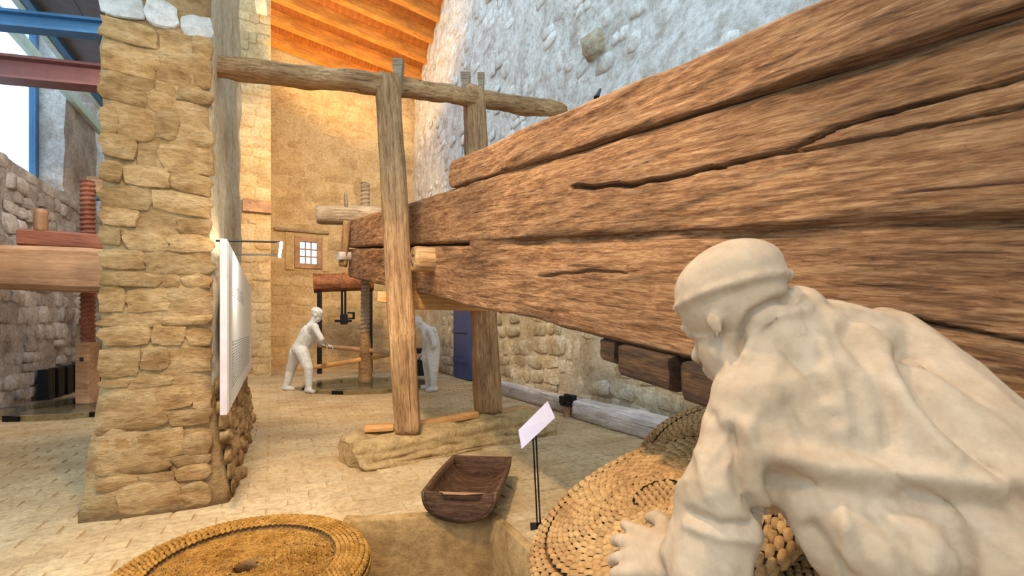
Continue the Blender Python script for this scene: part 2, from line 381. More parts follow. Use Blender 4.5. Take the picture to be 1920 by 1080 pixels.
def rough_quad(bm, fm, s0, s1, z0, z1, thick, topf=None, amp=0.03, step=0.25, freq=1.3, seed=0.0, offs=None):
    """rough wall slab: front grid displaced, flat back"""
    ns = max(1, int((s1-s0)/step)); nz = max(1, int((z1-z0)/step))
    fr = []; bk = []
    for i in range(ns+1):
        s = s0+(s1-s0)*i/ns; zt = topf(s) if topf else z1
        cf, cb = [], []
        for k in range(nz+1):
            z = z0+(zt-z0)*k/nz
            d = noise.noise(Vector((s*freq, z*freq, seed)))*amp + noise.noise(Vector((s*freq*3.1, z*freq*3.1, seed+5)))*amp*0.5
            o = offs(s, z) if offs else 0.0
            cf.append(bm.verts.new(fm @ Vector((s, -d-o, z)))); cb.append(bm.verts.new(fm @ Vector((s, thick, z))))
        fr.append(cf); bk.append(cb)
    for i in range(ns):
        for k in range(nz):
            bm.faces.new((fr[i][k], fr[i+1][k], fr[i+1][k+1], fr[i][k+1]))
            bm.faces.new((bk[i][k], bk[i][k+1], bk[i+1][k+1], bk[i+1][k]))
    for k in range(nz):
        bm.faces.new((fr[0][k], fr[0][k+1], bk[0][k+1], bk[0][k])); bm.faces.new((fr[ns][k], bk[ns][k], bk[ns][k+1], fr[ns][k+1]))
    for i in range(ns):
        bm.faces.new((fr[i][0], bk[i][0], bk[i+1][0], fr[i+1][0])); bm.faces.new((fr[i][nz], fr[i+1][nz], bk[i+1][nz], bk[i][nz]))
def wall_frame(u, v, direction):
    """X along direction, -Y towards the room on the viewer's left-hand side, Z up"""
    x = Vector(direction).normalized(); y = Vector((0, 0, 1)).cross(x)
    p = R(u, v)
    return Matrix(((x.x, y.x, 0, p.x), (x.y, y.y, 0, p.y), (0, 0, 1, 0), (0, 0, 0, 1)))

# ------------------------------------------------------------------ floor and pit
PIT = [Vector((-0.98, 2.86, 0)), Vector((-0.13, 2.96, 0)), Vector((0.50, 1.55, 0)), Vector((-0.70, 1.30, 0))]
def roof_z(u, v): return 9.66-0.145*u+0.45*(15.4-v)
VB = 15.4; UR = 4.1; UL = -3.45
bm = bmesh.new()
outer = [R(UL-0.4, 16), R(UR+0.5, 16), R(UR+0.5, -3), R(UL-0.4, -3)]
ov = [bm.verts.new(p) for p in outer]; iv = [bm.verts.new(p) for p in PIT]
for i in range(4):
    j = (i+1) % 4; bm.faces.new((ov[i], ov[j], iv[j], iv[i]))
lo = [bm.verts.new(p+Vector((0, 0, -0.12))) for p in outer]; il = [bm.verts.new(p+Vector((0, 0, -0.12))) for p in PIT]
for i in range(4):
    j = (i+1) % 4; bm.faces.new((ov[i], lo[i], lo[j], ov[j])); bm.faces.new((lo[i], il[i], il[j], lo[j])); bm.faces.new((iv[i], iv[j], il[j], il[i]))
floor = tag(from_bm('floor', bm, 'floor', local=False), 'pale sandy stone paved floor of the press hall', kind='structure')
# sunken stone basin below the floor opening
bm = bmesh.new()
def ringv(off, z):
    c = sum(PIT, Vector())/4; out = []
    for i in range(4):
        d = (PIT[i]-c); out.append(bm.verts.new(c+d*(1+off/d.length)+Vector((0, 0, z))))
    return out
r0 = ringv(0.10, 0.004); r1 = ringv(0.07, 0.035); r2 = ringv(0.0, 0.03); r3 = ringv(-0.03, -0.05); r4 = ringv(-0.08, -0.75)
for a, b in ((r0, r1), (r1, r2), (r2, r3), (r3, r4)):
    for i in range(4):
        j = (i+1) % 4; bm.faces.new((a[i], a[j], b[j], b[i]))
bm.faces.new(r4)
bmesh.ops.subdivide_edges(bm, edges=bm.edges[:], cuts=6, use_grid_fill=True)
for v in bm.verts:
    q = v.co*4; v.co += Vector((noise.noise(q), noise.noise(q+Vector((9, 0, 0))), 0.5*noise.noise(q+Vector((0, 9, 0)))))*0.022
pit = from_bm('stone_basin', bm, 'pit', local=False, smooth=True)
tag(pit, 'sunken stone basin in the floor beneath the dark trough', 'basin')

# pavers in the floor
def in_poly(p, poly):
    s = None
    for i in range(len(poly)):
        a, b = poly[i], poly[(i+1) % len(poly)]
        c = (b.x-a.x)*(p.y-a.y)-(b.y-a.y)*(p.x-a.x)
        if s is None: s = c > 0
        elif (c > 0) != s: return False
    return True
PL0, PL1 = Vector((-1.45, 4.12, 0)), Vector((0.30, 5.62, 0))    # plinth axis
def blocked(p, u, v):
    c = sum(PIT, Vector())/4
    big = [c+(q-c)*(1+0.22/(q-c).length) for q in PIT]
    if in_poly(p, big): return True
    if -1.05 < u < -0.18 and 3.7 < v < 7.35: return True
    d = PL1-PL0; t = (p-PL0).dot(d)/d.length_squared
    if -0.05 < t < 1.05 and (p-PL0-d*t).length < 0.38: return True
    return False
pm = []
for i in range(6):
    rnd = random.Random(100+i); bm = bmesh.new()
    t = [bm.verts.new((sx*0.46+rnd.uniform(-.03, .03), sy*0.44+rnd.uniform(-.04, .04), 1+rnd.uniform(-.35, .35))) for sx, sy in ((-1, -1), (0, -1.05), (1, -1), (1, 1), (0, 1.05), (-1, 1))]
    b = [bm.verts.new((v.co.x*1.07, v.co.y*1.09, -0.6)) for v in t]
    m = bm.verts.new((0, 0, 1.15))
    for k in range(6):
        l = (k+1) % 6; bm.faces.new((t[k], t[l], m)); bm.faces.new((t[k], b[k], b[l], t[l]))
    bmesh.ops.recalc_face_normals(bm, faces=bm.faces)
    me = bpy.data.meshes.new('paver'); bm.to_mesh(me); bm.free(); me.materials.append(M['paver']); pm.append(me)
inst = []; rnd = random.Random(5)
PW, PH = 0.27, 0.135
v = 1.0; row = 0
while v < VB-0.1:
    u = UL+0.05+(row % 2)*PW/2
    while u < UR-0.1:
        p = R(u, v)
        if in_frame(p, 60) and not blocked(p, u, v):
            m = Matrix.Translation(p) @ Matrix.Rotation(ROT+rnd.uniform(-.03, .03), 4, 'Z') @ Matrix.Diagonal((PW, PH, 0.008*rnd.uniform(.6, 1.4), 1))
            inst.append((p.length, m, rnd.randrange(6)))
        u += PW
    v += PH; row += 1
inst.sort(key=lambda t: t[0])
for d, m, k in inst[:300]: link('paver', pm[k], None, floor, m)
bm = bmesh.new()
for d, m, k in inst[300:]:
    n0 = len(bm.verts); bm.from_mesh(pm[k]); bm.verts.ensure_lookup_table()
    for vv in bm.verts[n0:]: vv.co = m @ vv.co
me = bpy.data.meshes.new('far_pavers'); bm.to_mesh(me); bm.free()
tag(link('far_pavers', me, 'paver', floor), kind='stuff')

# ------------------------------------------------------------------ walls
# right wall: thicker lower part with a sloping ledge
def ledge(s, z): return 0.0 if z > 4.75 else (0.16 if z < 4.35 else 0.16*(4.75-z)/0.4)
fr = wall_frame(UR+0.16, VB+0.3, -A)            # s runs from the gable wall towards the camera
bm = bmesh.new()
def rtop(s):
    v = VB+0.3-s; return roof_z(UR, max(v, 8.6))+0.12
rough_quad(bm, fr, 0, VB+3.3, 0, 12, 0.5, rtop, 0.05, 0.2, 1.1, 3.0, ledge)
for f_ in bm.faces: f_.material_index = 1 if f_.calc_center_median().z < 2.75 else 0  # beige earth-mortared rubble below, tone partly painted for the difference in light
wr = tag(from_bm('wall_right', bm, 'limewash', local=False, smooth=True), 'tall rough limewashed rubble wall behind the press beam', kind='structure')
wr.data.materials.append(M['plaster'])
DV0, DV1 = 9.95, 10.95                            # door in the right wall
def keep_r(s, z):
    v = VB+0.3-s
    return not (DV0-0.15 < v < DV1+0.15 and z < 2.3) and z < 2.75
lay_stones(wr, fr, 3.6, 12.6, 0.02, 2.7, (0.15, 0.34), (0.17, 0.56), 0.034, 'limestone', 11, keep_r, 300, ledge, gap=0.03, prob=0.86, tilt=0.16, nvar=14)
lay_stones(wr, fr, 0.3, 13.0, 2.8, 10.5, (0.14, 0.30), (0.16, 0.42), 0.024, 'limestone2', 12, lambda s, z: z < rtop(s)-0.3 and not 4.2 < z < 4.9, 0, ledge, prob=0.28, tilt=0.25, nvar=14)
# protruding corbel stone high on the wall
sm = stone_mesh('corbel_stone', 77, 'limestone')
k = at(1086, 76, 6.75)
link('corbel_stone', sm, None, wr, fr @ Matrix.Translation(((fr.inverted() @ k).x, 0.02, k.z)) @ Matrix.Diagonal((0.36, 0.22, 0.34, 1)))
k = at(908, 250, 9.0)
link('corbel_stone', sm, None, wr, fr @ Matrix.Translation(((fr.inverted() @ k).x, 0.0, 4.15)) @ Matrix.Diagonal((0.3, 0.22, 0.34, 1)))

# gable wall with a small window opening
gf = wall_frame(UL-0.3, VB, RR)
WX0, WX1, WZ0, WZ1 = 0, 0, 0, 0
def on_gable(px, py):
    kx = (px-960)/F
    d = VB/(kx*A.x+A.y); return at(px, py, d)
wl, wh = on_gable(556, 499), on_gable(600, 450)
WX0, WZ0 = uv_of(wl)[0]-(UL-0.3), wl.z; WX1, WZ1 = uv_of(wh)[0]-(UL-0.3), wh.z
gtop = lambda s: roof_z(UL-0.3+s, VB)+0.10 if UL-0.3+s > -0.9 else 7.2
wb = bpy.data.objects.new('wall_back', bpy.data.meshes.new('wall_back'))
bm = bmesh.new()
SW = UR+0.2-(UL-0.3)
for (a, b, z0, z1, tf) in ((0, WX0, 0, 9, gtop), (WX1, SW, 0, 9, gtop), (WX0, WX1, 0, WZ0, None), (WX0, WX1, WZ1, 9, gtop)):
    rough_quad(bm, gf, a, b, z0, z1, 0.5, tf, 0.0 if tf is None else 0.03, 0.25, 1.0, 8.0)
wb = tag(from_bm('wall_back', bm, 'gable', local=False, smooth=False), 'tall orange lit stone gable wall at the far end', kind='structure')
def keep_g(s, z): return not (WX0-0.35 < s < WX1+0.35 and WZ0-0.35 < z < WZ1+0.3) and z < gtop(s)-0.3
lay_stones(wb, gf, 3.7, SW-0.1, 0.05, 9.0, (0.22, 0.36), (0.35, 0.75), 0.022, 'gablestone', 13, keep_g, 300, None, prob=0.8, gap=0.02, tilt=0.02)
# window in the gable wall
win = bpy.data.objects.new('window_1', None); COL.objects.link(win); win.matrix_basis = gf @ Matrix.Translation(((WX0+WX1)/2, 0.1, WZ0)); tag(win, 'small wooden barred window in the far gable wall', kind='structure')
bm = bmesh.new(); t = 0.09
for a, b, z0, z1 in ((WX0-.05, WX0+t, WZ0-.05, WZ1+.05), (WX1-t, WX1+.05, WZ0-.05, WZ1+.05), (WX0+t, WX1-t, WZ0-.05, WZ0+t), (WX0+t, WX1-t, WZ1-t, WZ1+.05)):
    box(bm, (a, -0.06, z0), (b, 0.12, z1), gf, 0.01)
from_bm('window_frame', bm, 'tanwood', win)
for i in range(3):
    for kz in range(3):
        w_, h_ = (WX1-WX0-2*t)/3, (WZ1-WZ0-2*t)/3
        x0 = WX0+t+i*w_; z0 = WZ0+t+kz*h_
        boxobj('pane', (x0+.012, 0.05, z0+.012), (x0+w_-.012, 0.06, z0+h_-.012), 'glass', win, gf, 0)
bm = bmesh.new()
for i in (1, 2):
    x = WX0+t+i*(WX1-WX0-2*t)/3; box(bm, (x-.018, 0.02, WZ0+t), (x+.018, 0.09, WZ1-t), gf)
    z = WZ0+t+i*(WZ1-WZ0-2*t)/3; box(bm, (WX0+t, 0.025, z-.018), (WX1-t, 0.085, z+.018), gf)
from_bm('window_bars', bm, 'tanwood', win)
bm = bmesh.new()
for a, b in ((WX0-0.30, WX0-0.06), (WX1+0.06, WX1+0.24)): box(bm, (a, -0.05, WZ0-0.12), (b, 0.05, WZ1+0.16), gf, 0.02)
from_bm('window_jamb', bm, 'gablestone', win)
l0, l1 = gf @ Vector((WX0-0.6, -0.04, WZ1+0.22)), gf @ Vector((WX1+0.25, -0.04, WZ1+0.22))
timber('window_lintel', [l0, l1], [(0.06, 0.05)]*2, 'oldgrey', win, amp=0.01, n=12)

# left wall of the aisle: low rubble wall, window openings and piers above
SILL = 3.7
lf = wall_frame(UL, 4.0, A)
bm = bmesh.new()
rough_quad(bm, lf, 0, VB-4.0+0.3, 0, SILL, 0.5, None, 0.06, 0.22, 1.2, 21.0)
def lpx(px): # v on left wall for image column
    kx = (px-960)/F; d = UL/(kx*RR.x+RR.y); return d*(kx*A.x+A.y)
va, vb2, vc = lpx(122), lpx(181), lpx(196)
rough_quad(bm, lf, va-4.0, vb2-4.0, SILL, 7.2, 0.45, None, 0.05, 0.2, 1.4, 31.0)
rough_quad(bm, lf, vc-4.0+0.6, VB-4.0+0.3, SILL, 7.2, 0.45, None, 0.05, 0.25, 1.4, 33.0)
wlft = tag(from_bm('wall_left', bm, 'greywall', local=False, smooth=False), 'grey rubble wall of the left aisle below the windows', kind='structure')
lay_stones(wlft, lf, 4.2, 9.8, 0.1, SILL-0.1, (0.15, 0.3), (0.2, 0.5), 0.05, 'greywall', 14, None, 160, None, prob=0.7)
for nm, v0, v1 in (('window_2', lpx(-60), va), ('window_3', vb2, vc+0.6)):
    wn = bpy.data.objects.new(nm, None); COL.objects.link(wn); wn.matrix_basis = lf @ Matrix.Translation(((v0+v1)/2-4, 0.1, SILL))
    tag(wn, 'tall bright window with blue frame above the left aisle wall', kind='structure')
    bm = bmesh.new()
    for a, b, z0, z1 in ((v0, v0+.12, SILL, 7.0), (v1-.14, v1, SILL, 7.0), (v0+.12, v1-.14, SILL, SILL+.06), (v0+.12, v1-.14, 6.9, 7.0)):
        box(bm, (a-4, 0.36, z0), (b-4, 0.46, z1), lf, 0.01)
    if nm == 'window_3': box(bm, (v0+.12-4, 0.37, 4.9), (v1-.14-4, 0.45, 5.0), lf)
    from_bm('window_frame', bm, 'steelblue', wn)
    boxobj('pane', (v0+.12-4, 0.40, SILL+.06), (v1-.14-4, 0.415, 6.9), 'glass', wn, lf, 0)

# ------------------------------------------------------------------ near pier
PU0, PU1, PV0, PV1, PZ = -0.97, -0.36, 3.85, 7.25, 7.0
def flare(z): return 0.10*max(0, 1-z/0.9)**1.6 + 0.025*max(0, 1-z/3.5)
pier = thing('stone_pier', R((PU0+PU1)/2, (PV0+PV1)/2, 0), 'thick honey coloured rubble stone pier carrying the information panel', 'pier', rz=ROT)
ff = wall_frame(PU0, PV0, RR); sf = wall_frame(PU1, PV0, A)
def side_frame(u, v, d, out):   # X along d, -Y = out
    x = Vector(d).normalized(); y = -Vector(out); p = R(u, v)
    return Matrix(((x.x, y.x, 0, p.x), (x.y, y.y, 0, p.y), (0, 0, 1, 0), (0, 0, 0, 1)))
sf = side_frame(PU1, PV0, A, RR)
bm = bmesh.new()
npu, npv, nz = 8, 34, 60
per = [(PU0+(PU1-PU0)*i/npu, PV0, 0, -1) for i in range(npu)] + [(PU1, PV0+(PV1-PV0)*i/npv, 1, 0) for i in range(npv)] + [(PU1-(PU1-PU0)*i/npu, PV1, 0, 1) for i in range(npu)] + [(PU0, PV1-(PV1-PV0)*i/npv, -1, 0) for i in range(npv)]
def cornern(i, p):
    u, v, a, b = p
    if i == 0: a, b = -.7, -.7
    elif i == npu: a, b = .7, -.7
    elif i == npu+npv: a, b = .7, .7
    elif i == 2*npu+npv: a, b = -.7, .7
    return u, v, a, b
rings = []
for k in range(nz+1):
    z = PZ*k/nz; rg = []
    for i, p in enumerate(per):
        u, v, a, b = cornern(i, p)
        q = Vector((u*2.2, v*2.2, z*2.2))
        corner = i in (0, npu, npu+npv, 2*npu+npv)
        o = flare(z)*(1.2 if corner else 1) + noise.noise(q)*0.035 + noise.noise(q*2.9)*0.018 - (0.03 if corner else 0)
        rg.append(bm.verts.new(R(u+a*o, v+b*o, z)))
    rings.append(rg)
n = len(per)
for k in range(nz):
    for i in range(n):
        f_ = bm.faces.new((rings[k][i], rings[k][(i+1) % n], rings[k+1][(i+1) % n], rings[k+1][i]))
        f_.material_index = 1 if npu <= i < npu+npv+npu and k > 6 else 0
bm.faces.new(rings[-1]); bm.faces.new(rings[0][::-1])
body = from_bm('pier_body', bm, 'piermortar', pier, smooth=True)
body.data.materials.append(M['plaster'])
lay_stones(pier, ff, 0.0, PU1-PU0, 0.0, 3.15, (0.07, 0.19), (0.12, 0.40), 0.026, 'pier', 15, None, 190, lambda s, z: flare(z)-0.004, prob=0.93, tilt=0.1, nvar=14, gap=0.006)
lay_stones(pier, sf, 0.0, PV1-PV0, 0.0, 0.75, (0.08, 0.17), (0.12, 0.34), 0.045, 'pier', 16, None, 120, lambda s, z: flare(z)+0.005, prob=0.95, tilt=0.14, nvar=14, gap=0.008)
lay_stones(pier, ff, 0.0, PU1-PU0, 3.2, 4.6, (0.09, 0.19), (0.14, 0.36), 0.03, 'limestone2', 19, None, 60, None, prob=0.9, tilt=0.12)
# far pier against the gable wall
fp = thing('stone_pier', R(-0.6, 14.2, 0), 'pale lit stone pier standing against the far gable wall', 'pier', rz=ROT)
bm = bmesh.new(); fp0 = wall_frame(-1.15, 13.0, RR)
rough_quad(bm, fp0, 0, 1.15, 0, 9.4, VB-13.0, None, 0.03, 0.2, 1.5, 41.0)
from_bm('pier_body', bm, 'gable', fp, local=False)
lay_stones(fp, fp0, 0.45, 1.15, 0.05, 9.0, (0.18, 0.3), (0.25, 0.5), 0.03, 'gablestone', 17, None, 120, None, prob=0.85)
# brown timber blocks set in the far pier and black spotlight
for py in (394,):
    c = at(487, py, 11.75)
    boxobj('tie_timber', (0.55, -0.12, c.z-0.15), (1.16, 0.1, c.z+0.15), 'tanwood', fp, fp0)
c = at(474, 345, 11.6)
sl = thing('spotlight', c, 'black spotlight fixed to the pale far pier', 'spotlight')
lathe('lamp_housing', [(0.06, -0.14), (0.11, -0.13), (0.11, 0.13), (0.06, 0.15)], 'iron', sl, Matrix.Translation(c) @ Matrix.Rotation(0.5, 4, 'X'), 16)
boxobj('bracket', (c.x-.05, c.y-.02, c.z-0.55), (c.x+.05, c.y+.3, c.z-0.2), 'iron', sl)
c = at(481, 152, 11.6)
lw = thing('wall_light', c, 'bright white floodlight at the top of the far pier', 'light')
boxobj('lamp_housing', (c.x-.2, c.y+.02, c.z-.14), (c.x+.2, c.y+.12, c.z+.14), 'iron', lw)
boxobj('diffuser', (c.x-.19, c.y, c.z-.12), (c.x+.19, c.y+.02, c.z+.12), 'tube', lw)

# ------------------------------------------------------------------ roof
roof = bpy.data.objects.new('ceiling', None); COL.objects.link(roof); tag(roof, 'sloping orange timber roof of purlins and boards', kind='structure')
roof.matrix_basis = Matrix.Translation(R(1.8, 12, roof_z(1.8, 12)))
def sloped(u0, u1, v0, v1, dz0, dz1):
    bm = bmesh.new(); vs = []
    for dz in (dz0, dz1):
        for (u, v) in ((u0, v0), (u1, v0), (u1, v1), (u0, v1)): vs.append(bm.verts.new(R(u, v, roof_z(u, v)+dz)))
    for f_ in ((3, 2, 1, 0), (4, 5, 6, 7), (0, 1, 5, 4), (1, 2, 6, 5), (2, 3, 7, 6), (3, 0, 4, 7)): bm.faces.new([vs[i] for i in f_])
    return bm
def roof_piece(name, u0, u1, v0, v1, dz0, dz1, mat):
    bm = sloped(u0, u1, v0, v1, dz0, dz1)
    p0, p1 = R(u0, v0, roof_z(u0, v0)), (R(u1, v0, roof_z(u1, v0)) if abs(u1-u0) > abs(v1-v0) else R(u0, v1, roof_z(u0, v1)))
    fm = frame(p0, p1); inv = fm.inverted()
    for v in bm.verts: v.co = inv @ v.co
    return from_bm(name, bm, mat, roof, fm)
v = 15.25; i = 0
while v > 11.9:
    roof_piece('purlin', -1.0, UR+0.35, v-0.07, v+0.07, -0.30, 0.0, 'roof'); v -= 0.62
u = -1.0
while u < UR+0.3:
    roof_piece('roof_board', u, u+0.199, 11.7, 15.7, 0.002 if int(round((u+1)/0.2)) % 2 else 0.012, 0.04, 'roofboard'); u += 0.2
# pale longitudinal beam above the arcade
c0, c1 = at(499, 70, 12.6), at(480, -40, 10.2)
bp = timber('purlin', [c0, Vector((c1.x, c1.y, c0.z))], [(0.12, 0.15)]*2, 'whitepaint', None, sq=12, amp=0.0, n=16)
bp.name = 'roof_beam'; tag(bp, 'white painted roof beam running above the far pier', 'beam')

# ------------------------------------------------------------------ left aisle ceiling, steelwork
cz = 5.6
gc = bpy.data.objects.new('ceiling_aisle', None); COL.objects.link(gc); gc.matrix_basis = Matrix.Translation(R(-1.9, 9, cz)); tag(gc, 'grey boarded ceiling and skylight of the left aisle', kind='structure')
for i in range(4):
    u0 = -2.82+i*0.475
    bm = bmesh.new(); box(bm, (u0+.006, 7.7, cz), (u0+.469, 13.5, cz+.05), MROOM, 0.004); from_bm('ceiling_panel', bm, 'greyceil', gc)
for u0, mt in ((-2.86, 'steelblue'), (-2.98, 'mint'), (-3.36, 'mint')):
    bm = bmesh.new(); box(bm, (u0-.045, 3.5, cz-.10), (u0+.045, 13.5, cz+.06), MROOM, 0.006); from_bm('glazing_bar', bm, mt, gc)
for i in range(4):
    bm = bmesh.new(); box(bm, (-3.5, 7.7+i*1.45, cz+.02), (-2.9, 9.1+i*1.45, cz+.03), MROOM); from_bm('skylight_pane', bm, 'glass', gc)
def ibeam(p0, p1, h, wd, mat, label):
    o = thing('steel_beam', (p0+p1)/2, label, 'beam'); fm = frame(p0, p1); L = (p1-p0).length
    for nm, z0, z1, y in (('flange', -h/2, -h/2+.035, wd), ('web', -h/2+.035, h/2-.035, .02), ('flange', h/2-.035, h/2, wd)):
        bm = bmesh.new(); box(bm, (0, -y, z0), (L, y, z1), fm); from_bm(nm, bm, mat, o)
ibeam(at(-110, 26, 5.75), at(215, 58, 6.35), 0.21, .09, 'steelblue', 'blue painted steel beam crossing below the left skylight')
ibeam(at(-110, 118, 6.2), at(215, 150, 6.95), 0.32, .13, 'steelred', 'red brown painted steel beam crossing in front of the left windows')

# ------------------------------------------------------------------ great press beam
BX0, BSL = 1.26, -0.479
BD = Vector((BSL, 1, 0)).normalized(); BN = Vector((BD.y, -BD.x, 0))     # BN points to the right wall
def zline(s, d): return CAMH + d*(143-81.5*s)/F - 1.26*s
def bface(d): return Vector((BX0+BSL*d, d, 0))
CR = [(1085, 352), (1200, 345), (1290, 325), (1308, 318), (1400, 300), (1478, 285), (1540, 255), (1570, 238), (1700, 205), (1920, 152), (2100, 100)]
CR2 = [(1478, 287), (1600, 268), (1760, 235), (1920, 205), (2100, 165)]
CR3 = [(1640, 585), (1740, 607), (1920, 640), (2100, 670)]
CR4 = [(1010, 520), (1100, 508), (1180, 512)]
def polyd(lst, x):
    if x < lst[0][0] or x > lst[-1][0]: return None
    for (x0, y0), (x1, y1) in zip(lst, lst[1:]):
        if x0 <= x <= x1: return y0+(y1-y0)*(x-x0)/(x1-x0)
def beam_log(name, s_top, s_bot, d0, d1, back0, back1, seed, parent, mat='beam', amp=0.022, cracks=(), front_pts=56, taper_end=0.0, wt_=1.0, wb_=1.0):
    """log between two edge lines of the beam; d0 far end, d1 near end; back0..back1 lateral extent behind the face"""
    xs = []; d = d0
    while d > d1: xs.append(d); d -= max(0.016, 0.012*abs(d)+0.006)
    xs.append(d1)
    org = bface(d0)+Vector((0, 0, (zline(s_top, d0)+zline(s_bot, d0))/2)); end = bface(d1)+Vector((0, 0, (zline(s_top, d1)+zline(s_bot, d1))/2))
    fm = frame(org, end); inv = fm.inverted()
    # cross section parameter list, rounded rectangle in (a: 0 front..1 back, b: -1..1)
    cs = []
    for i in range(front_pts): cs.append((0.0, -1+2*(i+0.5)/front_pts))
    for i in range(8): cs.append(((i+0.5)/8, 1.0))
    for i in range(8): cs.append((1.0, 1-2*(i+0.5)/8))
    for i in range(8): cs.append((1-(i+0.5)/8, -1.0))
    n = len(cs); verts = []; L = (end-org).length
    for i, d in enumerate(xs):
        zt, zb = zline(s_top, d), zline(s_bot, d); hz = (zt-zb)/2; zc = (zt+zb)/2; hw = (back1-back0)/2
        dist = (d0-d)*1.11
        er = 1.0
        if taper_end: er = 1-0.30*max(0, 1-dist/taper_end)**2
        wob_t = noise.noise(Vector((d*1.1, seed, 0)))*0.035+noise.noise(Vector((d*3.7, seed, 3)))*0.012
        wob_b = noise.noise(Vector((d*1.1, seed, 9)))*0.030+noise.noise(Vector((d*3.1, seed, 13)))*0.012
        for a, b in cs:
            y = (a-0.5)*2; z = b
            # round the corners
            sq = 13.0
            r = (abs(y)**sq+abs(z)**sq)**(-1/sq)
            m = max(abs(y), abs(z)); r = r*m if m > 0 else 1
            yy = y*min(1, r)*hw*er; zz = z*min(1, r)*hz*er
            zz += wob_t*wt_*max(0, z)**2*hz*2.2 + wob_b*wb_*max(0, -z)**2*hz*2.2
            p = bface(d)+BN*(back0+hw+yy); p.z = zc+zz
            q = Vector((d*1.0, p.z*3.0, seed*3.1+y*1.5))
            dd = noise.noise(q)*amp + noise.noise(Vector((d*2.6, p.z*14, seed)))*amp*0.55 + noise.noise(Vector((d*7, p.z*42, seed+4)))*amp*0.28
            if a == 0.0 and cracks and p.y > 0.3:
                ix = 960+F*p.x/p.y; iy = HOR-(p.z-CAMH)*F/p.y
                for c_, wd, dp in cracks:
                    cy = polyd(c_, ix)
                    if cy is not None:
                        cy += noise.noise(Vector((ix*0.03, seed, 1)))*5
                        t = abs(iy-cy)/wd
                        if t < 1: dd -= dp*(1-t)*p.y*0.9
            if abs(z) >= 1: p.z += dd*z*0.5
            if abs(y) >= 1: p += BN*(dd*y)
            verts.append(inv @ p)
    faces = []
    for i in range(len(xs)-1):
        for j in range(n):
            a = i*n+j; b = i*n+(j+1) % n; faces.append((a, b, b+n, a+n))
    faces.append(tuple(range(n-1, -1, -1))); faces.append(tuple(range((len(xs)-1)*n, len(xs)*n)))
    me = bpy.data.meshes.new(name); me.from_pydata(verts, [], faces)
    bm = bmesh.new(); bm.from_mesh(me); bmesh.ops.recalc_face_normals(bm, faces=bm.faces); bm.to_mesh(me); bm.free()
    for p in me.polygons: p.use_smooth = len(p.vertices) == 4
    return link(name, me, mat, parent, fm)
beam = thing('press_beam', bface(4.5)+BN*0.4+Vector((0, 0, zline(0.24, 4.5))), 'huge brown press beam of stacked timber logs beside the wall', 'beam', rz=math.atan2(BD.y, BD.x))
DE = 9.75
tag(beam_log('log', -0.438, -0.306, 3.74, -1.2, -0.02, 0.42, 1.0, beam, amp=0.03, taper_end=0.25, wb_=0.2), 'topmost log of the beam with a sawn end')
tag(beam_log('log', -0.309, -0.046, DE, -1.2, 0.0, 0.42, 2.0, beam, cracks=((CR, 5, 0.055), (CR2, 3.5, 0.03)), front_pts=90, wt_=0.25, wb_=0.5), 'middle log split by a long jagged crack')
tag(beam_log('log', -0.036, 0.24, DE, -1.2, 0.01, 0.42, 3.0, beam, cracks=((CR3, 5, 0.04), (CR4, 3, 0.012)), front_pts=80, wt_=0.3), 'lowest log of the beam')
beam_log('log', -0.30, -0.03, DE-0.1, -1.2, 0.43, 0.80, 4.0, beam, front_pts=12)
beam_log('log', -0.01, 0.22, DE-0.1, -1.2, 0.43, 0.80, 5.0, beam, front_pts=12)
# bark strip in the joint near the camera
bk = beam_log('bark_strip', -0.056, -0.02, 3.3, -1.2, 0.03, 0.3, 6.0, beam, amp=0.03, front_pts=12)
# short cross log pinned on the face of the beam
f0 = bface(4.08); p1 = f0-BN*0.17+Vector((0, 0, 1.795)); p0 = f0+BN*0.06+Vector((0, 0, 1.80))
cl = timber('cross_pin', [p1, p0], [(0.115, 0.108), (0.115, 0.108)], 'post', beam, sq=2.4, amp=0.008, n=24, step=0.02, edge=0.03)
for a, b in ((-0.05, 0.02), (0.01, 0.03), (0.045, -0.02), (0.0, -0.05)):
    bm = bmesh.new(); box(bm, (-0.006, a-.012, b-.010), (0.02, a+.012, b+.012), cl.matrix_basis, 0.004); from_bm('peg_hole_shade', bm, 'dark', cl)  # raised dark blocks paint the shade of holes on the log end
timber('iron_spike', [at(1118, 184, 1.96), at(1125, 168, 2.02)], [(.012, .012), (.006, .006)], 'iron', beam, sq=2, amp=0, n=10, edge=0, up=Vector((1, 0, 0)))
# lower corbelled timber under the beam
under = thing('packing_timber', bface(1.2)+BN*0.3+Vector((0, 0, zline(0.32, 1.2))), 'dark notched packing timber hanging under the beam behind the near statue', 'timber', rz=math.atan2(BD.y, BD.x))
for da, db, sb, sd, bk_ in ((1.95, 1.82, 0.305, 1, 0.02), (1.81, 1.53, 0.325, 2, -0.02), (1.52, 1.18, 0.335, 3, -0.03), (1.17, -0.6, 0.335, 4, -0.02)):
    beam_log('timber_block', 0.243, sb, da, db, bk_, 0.45, 20.0+sd, under, 'beam2', 0.015, (), 14, 0.06)

